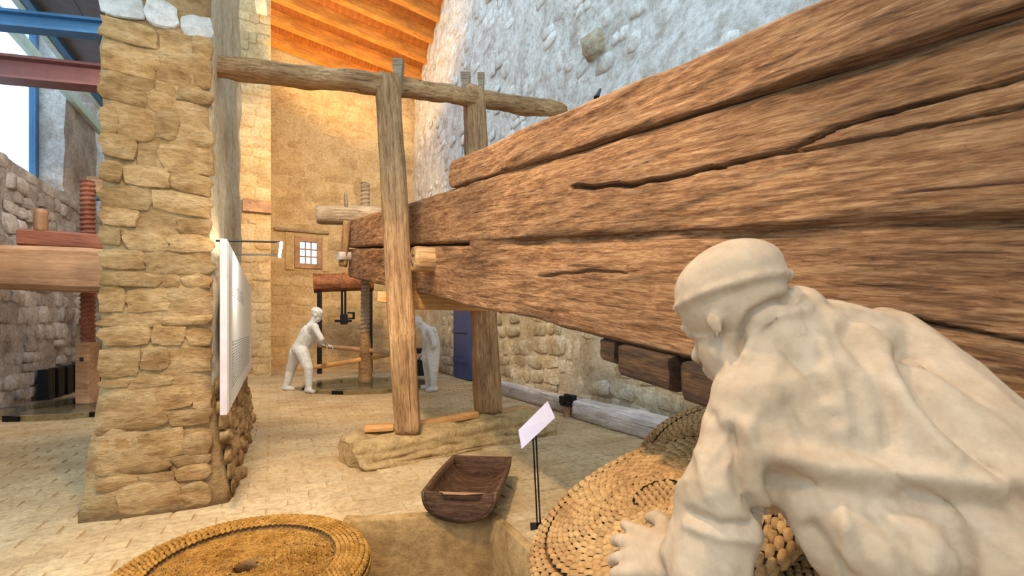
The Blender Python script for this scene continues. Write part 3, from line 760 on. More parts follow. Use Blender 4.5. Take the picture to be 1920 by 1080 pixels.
# ------------------------------------------------------------------ guide posts, lintel, plinth
frm_lab = 'squared oak'
PB1, PT1 = Vector((-0.985, 4.42, 0.22)), Vector((-1.17, 4.42, 3.56))
PB2, PT2 = Vector((-0.27, 5.30, 0.25)), Vector((-0.44, 5.36, 3.93))
def notch(zc, depth):
    def f(p, x, th, L):
        return p
    return f
post1 = thing('guide_post', PB1, 'tall squared wooden post nearer the pier, in front of the beam', 'post', 'guide posts of the press')
timber('post_shaft', [PB1, PB1.lerp(PT1, .27), PB1.lerp(PT1, .275), PT1], [(0.135, 0.115), (0.14, 0.12), (0.112, 0.125), (0.108, 0.115)], 'post', post1, sq=7, amp=0.010, n=32, step=0.045, seed=3, up=Vector((0.97, 0.25, 0)))
post2 = thing('guide_post', PB2, 'rugged wooden post behind the beam next to the stone wall', 'post', 'guide posts of the press')
timber('post_shaft', [PB2, PB2.lerp(PT2, .28), PB2.lerp(PT2, .6), PT2], [(0.155, 0.145), (0.145, 0.14), (0.125, 0.13), (0.115, 0.12)], 'post', post2, sq=5, amp=0.018, n=32, step=0.045, seed=5, up=Vector((0.97, 0.25, 0)))
def wedge(par, c, h=0.24, w0=0.035, w1=0.055, dy=0.05):
    bm = bmesh.new()
    vs = [bm.verts.new(c+Vector((sx*ww, sy*dy, zz))) for zz, ww in ((-0.10, w0*.8), (h, w1)) for sx, sy in ((-1, -1), (1, -1), (1, 1), (-1, 1))]
    for f_ in ((3, 2, 1, 0), (4, 5, 6, 7), (0, 1, 5, 4), (1, 2, 6, 5), (2, 3, 7, 6), (3, 0, 4, 7)): bm.faces.new([vs[i] for i in f_])
    bmesh.ops.bevel(bm, geom=bm.edges[:], offset=0.006, segments=1)
    from_bm('wedge', bm, 'oldgrey', par)
wedge(post1, at(747, 152, 4.42), 0.19, 0.03, 0.05)
wedge(post2, at(873, 172, 5.3), 0.20); wedge(post2, at(902, 172, 5.42), 0.20, 0.025, 0.04)
lint = timber('lintel_log', [Vector((-2.36, 3.50, 3.17)), Vector((-1.75, 3.98, 3.34)), Vector((-1.165, 4.42, 3.49)), Vector((-0.44, 5.30, 3.80)), Vector((0.16, 5.85, 3.98)), Vector((0.69, 6.32, 4.13))],
    [(0.08, 0.070), (0.09, 0.082), (0.085, 0.085), (0.085, 0.088), (0.095, 0.108), (0.08, 0.085)], 'post', None, sq=3, amp=0.022, n=20, step=0.035, seed=9, freq=5)
tag(lint, 'crooked horizontal log joining the pier and both post tops', 'log')
# orange cross board through both posts, below the beam
cb = thing('cross_board', Vector((-0.9, 4.5, 1.40)), 'orange new wooden cross board passed through the posts under the beam', 'board')
a0, a1 = Vector((-1.27, 4.42, 1.50)), Vector((-1.06, 4.50, 1.49))
timber('board_end', [a0, a1], [(0.05, 0.05)]*2, 'plank', cb, sq=10, amp=0, n=16, edge=0)
timber('board', [Vector((-0.98, 4.62, 1.52)), Vector((-0.28, 5.22, 1.52))], [(0.045, 0.13)]*2, 'plank', cb, sq=14, amp=0, n=16, edge=0)
boxobj('cleat', (-1.115, 4.46, 1.34), (-1.075, 4.54, 1.62), 'plank', cb)
# stone plinth
dirp = (PL1-PL0).normalized(); npl = Vector((-dirp.y, dirp.x, 0))
pl = thing('stone_plinth', (PL0+PL1)/2, 'low rough stone plinth carrying the two posts', 'plinth', rz=math.atan2(dirp.y, dirp.x))
def pmod(p, x, th, L): return p
timber('plinth_block', [PL0+Vector((0, 0, .10)), PL0+dirp*0.12+Vector((0, 0, .10)), PL1-dirp*0.1+Vector((0, 0, .11)), PL1+Vector((0, 0, .1))], [(0.20, 0.115), (0.25, 0.13), (0.27, 0.14), (0.2, 0.10)], 'plinth', pl, sq=6, amp=0.05, n=48, step=0.035, seed=14, freq=3.4)
timber('plinth_foot', [PL0+dirp*0.03-npl*0.06+Vector((0, 0, .03)), PL1-npl*0.08+Vector((0, 0, .03))], [(0.27, 0.07), (0.30, 0.07)], 'plinth', pl, sq=3, amp=0.055, n=36, step=0.04, seed=17, freq=4)
def brd(p, q, lab):
    o = timber('plinth_board', [p, q], [(0.05, 0.03)]*2, 'plank', None, sq=14, amp=0, n=16, edge=0); tag(o, lab, 'board')
q0 = PL0+dirp*0.10+npl*0.0+Vector((0, 0, 0.262))
brd(at(684, 803, 4.36), at(737, 800, 4.42), 'short orange plank on the plinth at the outer side of the near post')
brd(at(783, 797, 4.62), at(893, 776, 5.10), 'orange plank on the plinth between the two posts')
brd(at(938, 776, 5.35), at(990, 766, 5.55), 'short orange plank on the plinth by the stone wall')

# ------------------------------------------------------------------ far end of the beam: screw, nut log, levers
SB = Vector((-3.02, 9.62, 0.09)); k0 = at(685, 718, 9.62); SB = Vector((k0.x, k0.y, 0.10))
sc = thing('press_screw', SB, 'tall wooden press screw with grey threads standing on the glass disc at the beam end', 'screw')
lathe('screw_foot', [(0.135, 0.0), (0.14, 0.1), (0.125, 0.5), (0.105, 0.62), (0.12, 0.70), (0.11, 0.78), (0.085, 0.98), (0.09, 1.0)], 'post', sc, Matrix.Translation(SB), 20)
screw('screw_thread', SB, 1.0, 4.08, 0.095, 0.022, 0.085, 'oldgrey', sc)
nl0, nl1 = at(593, 403, 9.35), at(722, 404, 9.75)
nut = timber('nut_log', [nl0, nl0.lerp(nl1, .5), nl1], [(0.17, 0.175), (0.19, 0.19), (0.15, 0.15)], 'oldgrey', None, sq=3, amp=0.012, n=28, step=0.05, seed=2, edge=0.06); tag(nut, 'thick horizontal nut log lying across the far beam end around the screw', 'log')
yo = thing('yoke', at(645, 500, 9.3), 'wooden yoke strap with a pale cross block hanging from the nut log', 'yoke')
timber('strap', [at(643, 500, 9.32), at(651, 415, 9.32)], [(0.07, 0.08), (0.05, 0.07)], 'post', yo, sq=5, amp=0.008, n=16, seed=6, up=Vector((1, 0, 0)))
timber('cross_block', [at(633, 480, 9.2), at(662, 481, 9.5)], [(0.09, 0.085)]*2, 'whitewood', yo, sq=6, amp=0.006, n=16)
timber('peg', [at(649, 388, 9.4), at(648, 360, 9.4)], [(0.04, 0.04), (0.03, 0.03)], 'oldgrey', yo, sq=2, amp=0.003, n=12, up=Vector((1, 0, 0)))
lev1 = timber('lever_bar', [at(596, 648, 9.30), at(684, 656, 9.62), at(796, 668, 9.35)], [(0.035, 0.035), (0.05, 0.05), (0.04, 0.04)], 'tanwood', None, sq=2, amp=0.004, n=14); tag(lev1, 'upper lever bar pushed by the two grey statues', 'bar')
lev2 = timber('lever_bar', [at(573, 690, 8.75), at(620, 684, 9.1), at(685, 673, 9.62), at(735, 664, 10.1)], [(0.04, 0.035), (0.045, 0.045), (0.05, 0.05), (0.04, 0.04)], 'plank', None, sq=2.5, amp=0.004, n=14); tag(lev2, 'lower yellow lever bar crossing the foot of the screw', 'bar')
# glass disc around the screw
def glass_disc(c, r, label, frame_n=3):
    g = thing('glass_disc', c, label, 'glass disc')
    lathe('glass_plate', [(0.0, 0.085), (r, 0.085), (r, 0.10), (0.0, 0.10)], 'floorglass', g, Matrix.Translation(c), 12, False)
    lathe('support_ring', [(r*0.80, 0.0), (r*0.92, 0.0), (r*0.92, 0.083), (r*0.80, 0.083)], 'plinth', g, Matrix.Translation(c), 12, False, True)
    for i in range(6):
        t = 2*PI*i/6+0.35
        q = Vector(c)+Vector((math.cos(t)*r*0.86, math.sin(t)*r*0.86, 0))
        boxobj('support_block', (q.x-.10, q.y-.10, 0.0), (q.x+.10, q.y+.10, 0.0835), 'iron', g, None, 0.01)
glass_disc(Vector((SB.x+0.05, SB.y+0.0, 0.0)), 1.28, 'large glass disc set around the far screw foot, between the grey statues')

# door in the right wall
dr = bpy.data.objects.new('door_1', None); COL.objects.link(dr); dr.matrix_basis = Matrix.Translation(R(UR-0.02, (DV0+DV1)/2)); tag(dr, 'dark blue plank door in the stone wall', kind='structure')
for i in range(5):
    a = DV0+i*(DV1-DV0)/5
    bm = bmesh.new(); box(bm, (UR-0.10, a+.004, 0.02), (UR+0.0, a+(DV1-DV0)/5-.004, 2.15), MROOM, 0.006); from_bm('door_plank', bm, 'bluedoor', dr)
for z in (0.4, 1.1, 1.8):
    bm = bmesh.new(); box(bm, (UR-0.125, DV0+.03, z), (UR-0.10, DV1-.03, z+.09), MROOM, 0.004); from_bm('door_rail', bm, 'bluedoor', dr)

# rusty drum machine at the gable wall
dc0, dc1 = at(588, 531, 12.4), at(700, 528, 12.9)
mc = thing('iron_drum_stand', Vector((dc0.x, dc0.y, 0)), 'rusty horizontal drum on thin black legs with a hanging clamp by the gable wall', 'drum')
timber('drum', [dc0, dc1], [(0.24, 0.24)]*2, 'rust', mc, sq=2, amp=0.006, n=24, edge=0.03)
for t in (0.02, 0.5, 0.97):
    q = dc0.lerp(dc1, t); x = (dc1-dc0).normalized()
    timber('drum_band', [q-x*.03, q+x*.03], [(0.262, 0.262)]*2, 'rust', mc, sq=2, amp=0, n=24, edge=0)
lg = at(599, 540, 12.35); boxobj('leg', (lg.x-.05, lg.y-.05, 0), (lg.x+.05, lg.y+.05, lg.z-.1), 'iron', mc)
boxobj('leg', (dc1.x-.12, dc1.y-.05, 0), (dc1.x-.03, dc1.y+.05, dc1.z-.1), 'iron', mc)
boxobj('lug', (lg.x-.05, lg.y-.05, lg.z+.15), (lg.x+.03, lg.y+.03, lg.z+.38), 'rust', mc)
sh = at(645, 545, 12.55); she = at(645, 600, 12.55)
boxobj('clamp_rod', (sh.x-.075, sh.y-.04, she.z), (sh.x-.035, sh.y+.04, sh.z), 'iron', mc)
boxobj('clamp_rod', (sh.x+.015, sh.y-.04, she.z), (sh.x+.055, sh.y+.04, sh.z), 'iron', mc)
bm = bmesh.new(); box(bm, (sh.x-.24, sh.y-.05, she.z-.06), (sh.x+.20, sh.y+.05, she.z+.01), None, 0.02); box(bm, (sh.x-.09, sh.y-.06, she.z-.12), (sh.x+.09, sh.y+.06, she.z+.16), None, 0.03); from_bm('clamp_foot', bm, 'iron', mc)
bm = bmesh.new()
for a, b, c, d in ((.10, .28, .02, .06), (.10, .28, .17, .21), (.24, .28, .02, .21)): box(bm, (sh.x+a, sh.y-.04, she.z+c), (sh.x+b, sh.y+.04, she.z+d))
from_bm('clamp_loop', bm, 'iron', mc)
# dark chest at the gable wall behind the second statue
q = at(783, 694, 11.8)
ch = thing('iron_chest', (q.x, q.y, 0), 'black box standing behind the right grey statue', 'box')
boxobj('chest_body', (q.x-.24, q.y, 0.0), (q.x+.26, q.y+.5, 0.42), 'iron', ch, None, 0.02)
boxobj('chest_lid', (q.x-.27, q.y-.03, 0.56), (q.x+.29, q.y+.53, 0.70), 'iron', ch, None, 0.02)
boxobj('chest_neck', (q.x-.18, q.y+.05, 0.42), (q.x+.2, q.y+.45, 0.56), 'rust', ch, None, 0.02)

# whitewashed timbers along the foot of the right wall
def wt(v0, v1, u, hw, hh, label, seed):
    o = timber('wall_timber', [R(u, v0, hh), R(u, v1, hh)], [(hw, hh)]*2, 'whitewood', None, sq=6, amp=0.012, n=24, step=0.06, seed=seed); tag(o, label, 'timber')
    return o
wt(10.0-1.2, 5.35, 3.76, 0.12, 0.115, 'long whitewashed timber lying along the foot of the wall beyond the iron clamp', 1)
wt(5.2, 2.6, 3.70, 0.15, 0.13, 'thick whitewashed timber lying along the wall foot behind the woven mats', 2)
q = R(3.60, 5.28)
ic = thing('iron_clamp', q, 'black iron clamp with a wooden peg between the whitewashed timbers', 'clamp', rz=ROT)
bm = bmesh.new(); box(bm, (3.48, 5.2, 0.16), (3.80, 5.36, 0.22), MROOM, 0.01); box(bm, (3.44, 5.24, 0.19), (3.50, 5.32, 0.30), MROOM, 0.01); box(bm, (3.56, 5.18, 0.20), (3.64, 5.40, 0.31), MROOM, 0.02); from_bm('clamp_plate', bm, 'iron', ic)
bm = bmesh.new(); box(bm, (3.50, 5.24, 0.0), (3.57, 5.31, 0.18), MROOM, 0.008); from_bm('peg', bm, 'tanwood', ic)

# ------------------------------------------------------------------ information panel and sign
def on_pier(px, py, off=0.05):
    kx = (px-960)/F; u = PU1+off; d = u/(kx*RR.x+RR.y); return at(px, py, d)
a = on_pier(427, 448, 0.13); 
av = uv_of(a)[1]; bv = uv_of(on_pier(471, 640, 0.13))[1]
zt = a.z; zb = on_pier(434, 764, 0.13).z
ip = thing('information_panel', R(PU1+.08, (av+bv)/2, zb), 'tall white information panel lit by a small lamp on the pier side', 'panel', rz=ROT)
bm = bmesh.new(); box(bm, (PU1+.09, av, zb), (PU1+.128, bv, zt), MROOM, 0.003); from_bm('panel_board', bm, 'paneledge', ip)
bm = bmesh.new(); box(bm, (PU1+.1285, av+.012, zb+.01), (PU1+.132, bv-.01, zt-.01), MROOM); from_bm('panel_face', bm, 'panel', ip)
bm = bmesh.new(); H = zt-zb; Wd = bv-av; rnd = random.Random(3)
for (f0_, f1_, nl, x0, x1) in ((0.70, 0.78, 5, 0.10, 0.5), (0.36, 0.40, 3, 0.08, 0.92), (0.12, 0.34, 13, 0.08, 0.92)):
    for i in range(nl):
        z = zb+H*(f0_+(f1_-f0_)*i/max(1, nl-1)); e = x1-rnd.uniform(0, .12)
        x = x0
        while x < e:
            l_ = rnd.uniform(.02, .07); box(bm, (PU1+.132, av+Wd*x, z), (PU1+.1325, av+Wd*min(e, x+l_), z+.010), MROOM); x += l_+.012
tag(from_bm('text_lines', bm, 'text', ip), kind='stuff')
t0, t1 = R(PU1+.42, av+.12, zt+.02), R(PU1+.42, av+.78, zt+.02)
for v_ in (av+.1, av+.7):
    timber('lamp_arm', [R(PU1+.06, v_, zt+.0), R(PU1+.42, v_+.05, zt+.03)], [(.006, .006)]*2, 'iron', ip, sq=2, amp=0, n=8, edge=0)
timber('lamp_tube', [t0, t1], [(.009, .009)]*2, 'tube', ip, sq=2, amp=0, n=12, edge=0)
lamp('panel_lamp', 'AREA', (t0+t1)/2-Vector((0, 0, .03)), 9, (1, .95, .82), .3, R(PU1, (av+bv)/2, zt-.5))

pb = at(1010, 988, 2.83); pb.z = 0
sg = thing('sign_stand', pb, 'small blank lilac sign plate on a thin black pole beside the woven mat', 'sign')
pt = at(1001, 800, 2.83)
for o_ in (-.008, .010): timber('pole', [pb+Vector((o_, 0, .008)), pt+Vector((o_, 0, 0))], [(.005, .005)]*2, 'iron', sg, sq=2, amp=0, n=8, edge=0, up=Vector((1, 0, 0)))
boxobj('foot_plate', (pb.x-.05, pb.y-.05, .0), (pb.x+.05, pb.y+.05, .010), 'iron', sg)
cs = [at(973, 806, 2.74), at(1027, 752, 2.90), at(1041, 783, 2.86), at(979, 841, 2.70)]
nrm = (cs[1]-cs[0]).cross(cs[3]-cs[0]).normalized()
bm = bmesh.new(); f_ = [bm.verts.new(p) for p in cs]; g_ = [bm.verts.new(p+nrm*.008) for p in cs]
bm.faces.new(f_); bm.faces.new(g_[::-1])
for i in range(4): bm.faces.new((f_[i], g_[i], g_[(i+1) % 4], f_[(i+1) % 4]))
from_bm('sign_plate', bm, 'signplate', sg)

# ------------------------------------------------------------------ wooden trough
T0, T1 = Vector((-0.325, 2.86, 0)), Vector((-0.235, 3.70, 0))
tx = (T1-T0).normalized(); ty = Vector((tx.y, -tx.x, 0)); TL = (T1-T0).length
tm = Matrix(((tx.x, ty.x, 0, T0.x), (tx.y, ty.y, 0, T0.y), (0, 0, 1, 0.012), (0, 0, 0, 1)))
tr = thing('wooden_trough', tm @ Vector((TL/2, 0, 0)), 'dark boat shaped wooden trough with a notched end, on the basin edge', 'trough', rz=math.atan2(tx.y, tx.x))
def tsec(hw, h, n=18, inset=0.0):
    out = []
    for i in range(n+1):
        t = PI*i/n
        out.append((-(hw-inset)*math.cos(t), h-(h-inset)*(math.sin(t)**0.75)))
    return out
bm = bmesh.new(); ns = 10; HWD, HT, TH = 0.235, 0.185, 0.024
def swell(s): return 1.0+0.05*math.sin(PI*s)
oo = [[bm.verts.new(tm @ Vector((TL*i/ns, y*swell(i/ns), z))) for y, z in tsec(HWD, HT)] for i in range(ns+1)]
ii = [[bm.verts.new(tm @ Vector((TL*i/ns, y*swell(i/ns), z))) for y, z in tsec(HWD, HT, inset=TH)] for i in range(ns+1)]
for i in range(ns):
    for j in range(18):
        bm.faces.new((oo[i][j], oo[i+1][j], oo[i+1][j+1], oo[i][j+1])); bm.faces.new((ii[i][j], ii[i][j+1], ii[i+1][j+1], ii[i+1][j]))
    for j in (0, 18): bm.faces.new((oo[i][j], ii[i][j], ii[i+1][j], oo[i+1][j]))
for i in (0, ns):
    for j in range(18): bm.faces.new((oo[i][j], oo[i][j+1], ii[i][j+1], ii[i][j]))
from_bm('trough_shell', bm, 'trough', tr, smooth=True)
def endpanel(x0, x1, notched):
    bm = bmesh.new()
    sec = tsec(HWD-0.01, HT, inset=0.008)
    poly = [(y, z) for y, z in sec]
    if notched: poly += [(HWD*0.62, HT-0.01), (HWD*0.55, HT-0.05), (-HWD*0.40, HT-0.05), (-HWD*0.46, HT-0.01)]
    a = [bm.verts.new(tm @ Vector((x0, y, z))) for y, z in poly]; b = [bm.verts.new(tm @ Vector((x1, y, z))) for y, z in poly]
    bm.faces.new(a); bm.faces.new(b[::-1])
    for i in range(len(poly)): j = (i+1) % len(poly); bm.faces.new((a[i], b[i], b[j], a[j]))
    bmesh.ops.triangulate(bm, faces=[f for f in bm.faces if len(f.verts) > 4])
    from_bm('end_panel', bm, 'trough', tr)
endpanel(0.0, 0.03, True); endpanel(TL-0.035, TL-0.003, False)
bm = bmesh.new(); box(bm, (0.03, -0.15, 0.125), (0.11, 0.16, 0.153), tm, 0.004); from_bm('inner_ledge', bm, 'tanwood', tr)

# ------------------------------------------------------------------ esparto pressing mats
def orient(c, nrm, spin=0.0):
    z = Vector(nrm).normalized(); x = Vector((0, 1, 0)).cross(z).normalized(); y = z.cross(x)
    return Matrix(((x.x, y.x, z.x, c[0]), (x.y, y.y, z.y, c[1]), (x.z, y.z, z.z, c[2]), (0, 0, 0, 1))) @ Matrix.Rotation(spin, 4, 'Z')
def stitch(bm, m, l, wd, h, slope):
    """pillow shaped strand, 6 cross rings reduced to 3"""
    P = []
    for t, s, zz in ((-0.5, 0.55, -slope), (-0.15, 1.0, 0.55), (0.25, 0.95, 0.9), (0.5, 0.5, slope*0.4)):
        for a, b in ((-1, 0.0), (-0.5, 0.8), (0.5, 0.8), (1, 0.0)):
            P.append(bm.verts.new(m @ Vector((t*l, a*wd/2*s, h*(b*s+zz)*0.6))))
    for i in range(3):
        for j in range(3):
            a = i*4+j; bm.faces.new((P[a], P[a+1], P[a+5], P[a+4]))
    bm.faces.new((P[0], P[1], P[2], P[3])); bm.faces.new((P[15], P[14], P[13], P[12]))
def woven_mat(c, nrm, Rm, label, seed, spin=0.0, thick=0.05, r_in=0.075, group='woven esparto pressing mats', pitch=0.021, dome=0.02, lab_mat='esparto', visible=True):
    rnd = random.Random(seed); mw = orient(c, nrm, spin)
    o = thing('woven_mat', c, label, 'mat', group)
    o.matrix_basis = mw
    def hz(r): return dome*(1-(r/Rm)**2)
    prof = [(0.0, hz(0)-0.008)] + [(Rm*i/14, hz(Rm*i/14)-0.008) for i in range(1, 14)] + [(Rm-.004, -0.01), (Rm, -thick*.5), (Rm-.01, -thick), (Rm*.5, -thick*1.02), (0.0, -thick)]
    lathe('mat_body', prof, 'espartodark', o, mw, 48)
    bm = bmesh.new(); r = r_in+pitch; k = 0
    while r < Rm-0.075:
        n = max(12, int(2*PI*(r_in+pitch*(1+(k//6)*6+2.5))/0.037)); ph = rnd.uniform(-.05, .05)+(k % 2)*0.5
        for i in range(n):
            t = 2*PI*(i+ph)/n
            m = Matrix.Rotation(t, 4, 'Z') @ Matrix.Translation((r+rnd.uniform(-.002, .002), 0, hz(r)+.0035)) @ Matrix.Rotation(PI/2+rnd.uniform(-.07, .07)+0.22, 4, 'Z')
            stitch(bm, m, 2*PI*r/n*1.30, pitch*1.12, 0.015*rnd.uniform(.85, 1.15), 0.6)
        r += pitch; k += 1
    bmesh.ops.recalc_face_normals(bm, faces=bm.faces)
    me = bpy.data.meshes.new('weave'); bm.to_mesh(me); bm.free()
    for p in me.polygons: p.use_smooth = True
    tag(link('weave', me, lab_mat, o, mw), kind='stuff')
    # rim of coiled strands
    bm = bmesh.new()
    for rr, zz, rot in ((Rm-.055, 0.010, 0.0), (Rm-.034, 0.008, 0.1), (Rm-.014, 0.0, 0.5), (Rm-.003, -0.018, 1.1), (Rm-.004, -0.038, 1.5)):
        n = int(2*PI*rr/0.035)
        for i in range(n):
            t = 2*PI*(i+rnd.random()*.15)/n
            m = Matrix.Rotation(t, 4, 'Z') @ Matrix.Translation((rr, 0, zz)) @ Matrix.Rotation(rot, 4, 'Y') @ Matrix.Rotation(PI/2+0.45, 4, 'Z')
            stitch(bm, m, 0.042, 0.022, 0.012, 0.3)
    bmesh.ops.recalc_face_normals(bm, faces=bm.faces)
    me = bpy.data.meshes.new('rim'); bm.to_mesh(me); bm.free()
    for p in me.polygons: p.use_smooth = True
    tag(link('rim', me, lab_mat, o, mw), kind='stuff')
    # plaited centre
    bm = bmesh.new(); s = 0.021
    for i in range(-4, 5):
        for j in range(-4, 5):
            x, y = i*s, j*s
            if x*x+y*y > (r_in*1.02)**2: continue
            m = Matrix.Translation((x, y, hz(0))) @ Matrix.Rotation((PI/2 if (i+j) % 2 else 0)+rnd.uniform(-.1, .1), 4, 'Z')
            stitch(bm, m, s*1.35, s*.8, 0.012, 0.3)
    bmesh.ops.recalc_face_normals(bm, faces=bm.faces)
    me = bpy.data.meshes.new('hub'); bm.to_mesh(me); bm.free()
    tag(link('hub', me, lab_mat, o, mw), kind='stuff')
    return o
woven_mat(at(1236, 938, 1.62), (-0.44, -0.03, 0.90), 0.50, 'light brown woven round mat in front, tilted under the near statue hand', 1)
woven_mat(at(1385, 850, 2.3), (-0.30, -0.30, 0.90), 0.50, 'darker woven round mat leaning behind the front mat near the wall timber', 2, 0.7)
woven_mat(at(1490, 1062, 1.24), (-0.18, -0.22, 0.95), 0.44, 'woven mat seen in the gap below the near statue arm', 3, 1.2)
pbed = lathe('press_bed', [(0.0, 0.0), (0.66, 0.0), (0.65, 0.30), (0.62, 0.40), (0.54, 0.40), (0.52, 0.37), (0.0, 0.37)], 'plinth', None, Matrix.Translation((0.98, 1.78, 0)), 48)
for v_ in pbed.data.vertices:
    v_.co.xy *= 1+noise.noise(v_.co*4)*0.03
tag(pbed, 'round stone press bed underneath the woven mats', 'press bed')

# golden flat mat on the left
gcen = Vector((-1.21, 2.13, 0.13)); gm = orient(gcen, (0.02, -0.03, 1))
gmat = thing('round_mat', Vector((gcen.x, gcen.y, 0)), 'golden flat round mat with a coiled rim and a hole, at the lower left', 'mat')
GR = 0.535
lathe('mat_body', [(0.045, -0.09), (GR-.02, -0.09), (GR, -0.05), (GR-.01, -0.006), (GR-.14, -0.004), (GR-.155, -0.022), (0.06, -0.010), (0.05, -0.016), (0.045, -0.03)], 'espartodark', gmat, gm, 56, True, True)
bm = bmesh.new(); rnd = random.Random(8)
for k in range(7):
    rr = GR-.010-k*.0215; n = int(2*PI*rr/.026)
    for i in range(n):
        t = 2*PI*(i+rnd.random()*.2)/n
        m = Matrix.Rotation(t, 4, 'Z') @ Matrix.Translation((rr, 0, 0.004-0.012*(k == 0))) @ Matrix.Rotation(PI/2+0.7*(1 if k % 2 else .8), 4, 'Z')
        stitch(bm, m, .034, .018, .013, .3)
for k in range(3):
    rr = GR+.002; 
    n = int(2*PI*rr/.028)
    for i in range(n):
        t = 2*PI*(i+rnd.random()*.2)/n
        m = Matrix.Rotation(t, 4, 'Z') @ Matrix.Translation((rr-.008*(k == 0), 0, -0.02-k*.02)) @ Matrix.Rotation(PI/2, 4, 'Y') @ Matrix.Rotation(PI/2+.5, 4, 'Z')
        stitch(bm, m, .034, .02, .012, .3)
bmesh.ops.recalc_face_normals(bm, faces=bm.faces)
me = bpy.data.meshes.new('coiled_rim'); bm.to_mesh(me); bm.free(); tag(link('coiled_rim', me, 'esparto2', gmat, gm), kind='stuff')
bm = bmesh.new()
for i in range(5200):
    rr = math.sqrt(rnd.uniform(.058**2, (GR-.165)**2)); t = rnd.uniform(0, 2*PI)
    m = Matrix.Rotation(t, 4, 'Z') @ Matrix.Translation((rr, 0, -0.014+rnd.uniform(-.004, .004))) @ Matrix.Rotation(PI/2+rnd.uniform(-.9, .9), 4, 'Z') @ Matrix.Rotation(rnd.uniform(-.12, .12), 4, 'Y')
    l_ = rnd.uniform(.02, .05); wd = rnd.uniform(.0025, .0045)
    P = [bm.verts.new(m @ Vector(q)) for q in ((-l_/2, -wd, 0), (l_/2, -wd, 0), (l_/2, 0, wd*1.6), (-l_/2, 0, wd*1.6), (l_/2, wd, 0), (-l_/2, wd, 0))]
    bm.faces.new((P[0], P[1], P[2], P[3])); bm.faces.new((P[3], P[2], P[4], P[5]))
me = bpy.data.meshes.new('fibres'); bm.to_mesh(me); bm.free(); tag(link('fibres', me, 'esparto2', gmat, gm), kind='stuff')

# ------------------------------------------------------------------ statues
def fuse(name, caps, ells, mat, parent, voxel, smooth, post=None):
    bm = bmesh.new()
    def sphere(m, sub=2):
        bmesh.ops.create_icosphere(bm, subdivisions=sub, radius=1.0, matrix=m)
    for p0, r0, p1, r1 in caps:
        tmp = bmesh.new()
        bmesh.ops.create_icosphere(tmp, subdivisions=2, radius=r0, matrix=Matrix.Translation(p0))
        bmesh.ops.create_icosphere(tmp, subdivisions=2, radius=r1, matrix=Matrix.Translation(p1))
        res = bmesh.ops.convex_hull(tmp, input=tmp.verts[:])
        dead = [g for g in res['geom_interior'] if isinstance(g, bmesh.types.BMVert)]
        bmesh.ops.delete(tmp, geom=dead, context='VERTS')
        me = bpy.data.meshes.new('t'); tmp.to_mesh(me); tmp.free(); bm.from_mesh(me); bpy.data.meshes.remove(me)
    for m in ells: sphere(m, 3)
    me = bpy.data.meshes.new(name); bm.to_mesh(me); bm.free()
    o = bpy.data.objects.new(name, me); COL.objects.link(o)
    rm = o.modifiers.new('r', 'REMESH'); rm.mode = 'VOXEL'; rm.voxel_size = voxel; rm.use_smooth_shade = True
    s = o.modifiers.new('s', 'SMOOTH'); s.factor = 0.5; s.iterations = smooth
    dg = bpy.context.evaluated_depsgraph_get()
    ev = bpy.data.meshes.new_from_object(o.evaluated_get(dg)); o.modifiers.clear(); o.data = ev; ev.name = name
    if post:
        ev.update()
        nr = [v.normal.copy() for v in ev.vertices]
        for v, nn in zip(ev.vertices, nr): v.co += nn*post(v.co, nn)
    ev.materials.clear(); ev.materials.append(M[mat])
    for p in ev.polygons: p.use_smooth = True
    if parent is not None:
        o.parent = parent; o.matrix_parent_inverse = pmat(parent).inverted()
    return o
def ell(c, rx, ry, rz, zdir=(0, 0, 1), xdir=(1, 0, 0)):
    z = Vector(zdir).normalized(); x = Vector(xdir); x = (x-z*x.dot(z)).normalized(); y = z.cross(x)
    return Matrix(((x.x*rx, y.x*ry, z.x*rz, c[0]), (x.y*rx, y.y*ry, z.y*rz, c[1]), (x.z*rx, y.z*ry, z.z*rz, c[2]), (0, 0, 0, 1)))
def hand(wrist, direction, palm_n, thumb_side, s=1.0, curl=0.5):
    """capsules for a palm and five bent fingers"""
    d = Vector(direction).normalized(); nn = Vector(palm_n); nn = (nn-d*nn.dot(d)).normalized(); sd = d.cross(nn)*thumb_side
    caps = []; w0 = Vector(wrist)
    kn = []
    for i, off in enumerate((0.036, 0.012, -0.012, -0.035)):
        k = w0+d*(0.092-0.004*abs(i-1))*s+sd*off*s; kn.append(k)
        caps.append((w0+sd*off*0.55*s+d*.01*s, 0.017*s, k, 0.012*s))
    for i, (k, ln) in enumerate(zip(kn, (0.072, 0.080, 0.074, 0.058))):
        fan = sd*(0.17*(1.5-i))
        a = curl*0.6; d1 = (d*math.cos(a)+nn*math.sin(a)+fan).normalized()
        p1 = k+d1*ln*.45*s; a = curl*1.4; d2 = (d*math.cos(a)+nn*math.sin(a)+fan).normalized(); p2 = p1+d2*ln*.32*s
        a = curl*2.0; d3 = (d*math.cos(a)+nn*math.sin(a)+fan).normalized(); p3 = p2+d3*ln*.26*s
        caps += [(k, .0112*s, p1, .0100*s), (p1, .0100*s, p2, .0090*s), (p2, .0090*s, p3, .0075*s)]
    b = w0+d*.022*s+sd*.026*s; t1 = b+(d*.55+sd*.75+nn*.25).normalized()*.042*s; t2 = t1+(d*.85+sd*.35+nn*.3).normalized()*.032*s; t3 = t2+(d*.95+sd*.1+nn*.3).normalized()*.024*s
    caps += [(b, .016*s, t1, .0125*s), (t1, .0125*s, t2, .0105*s), (t2, .0105*s, t3, .0085*s)]
    return caps
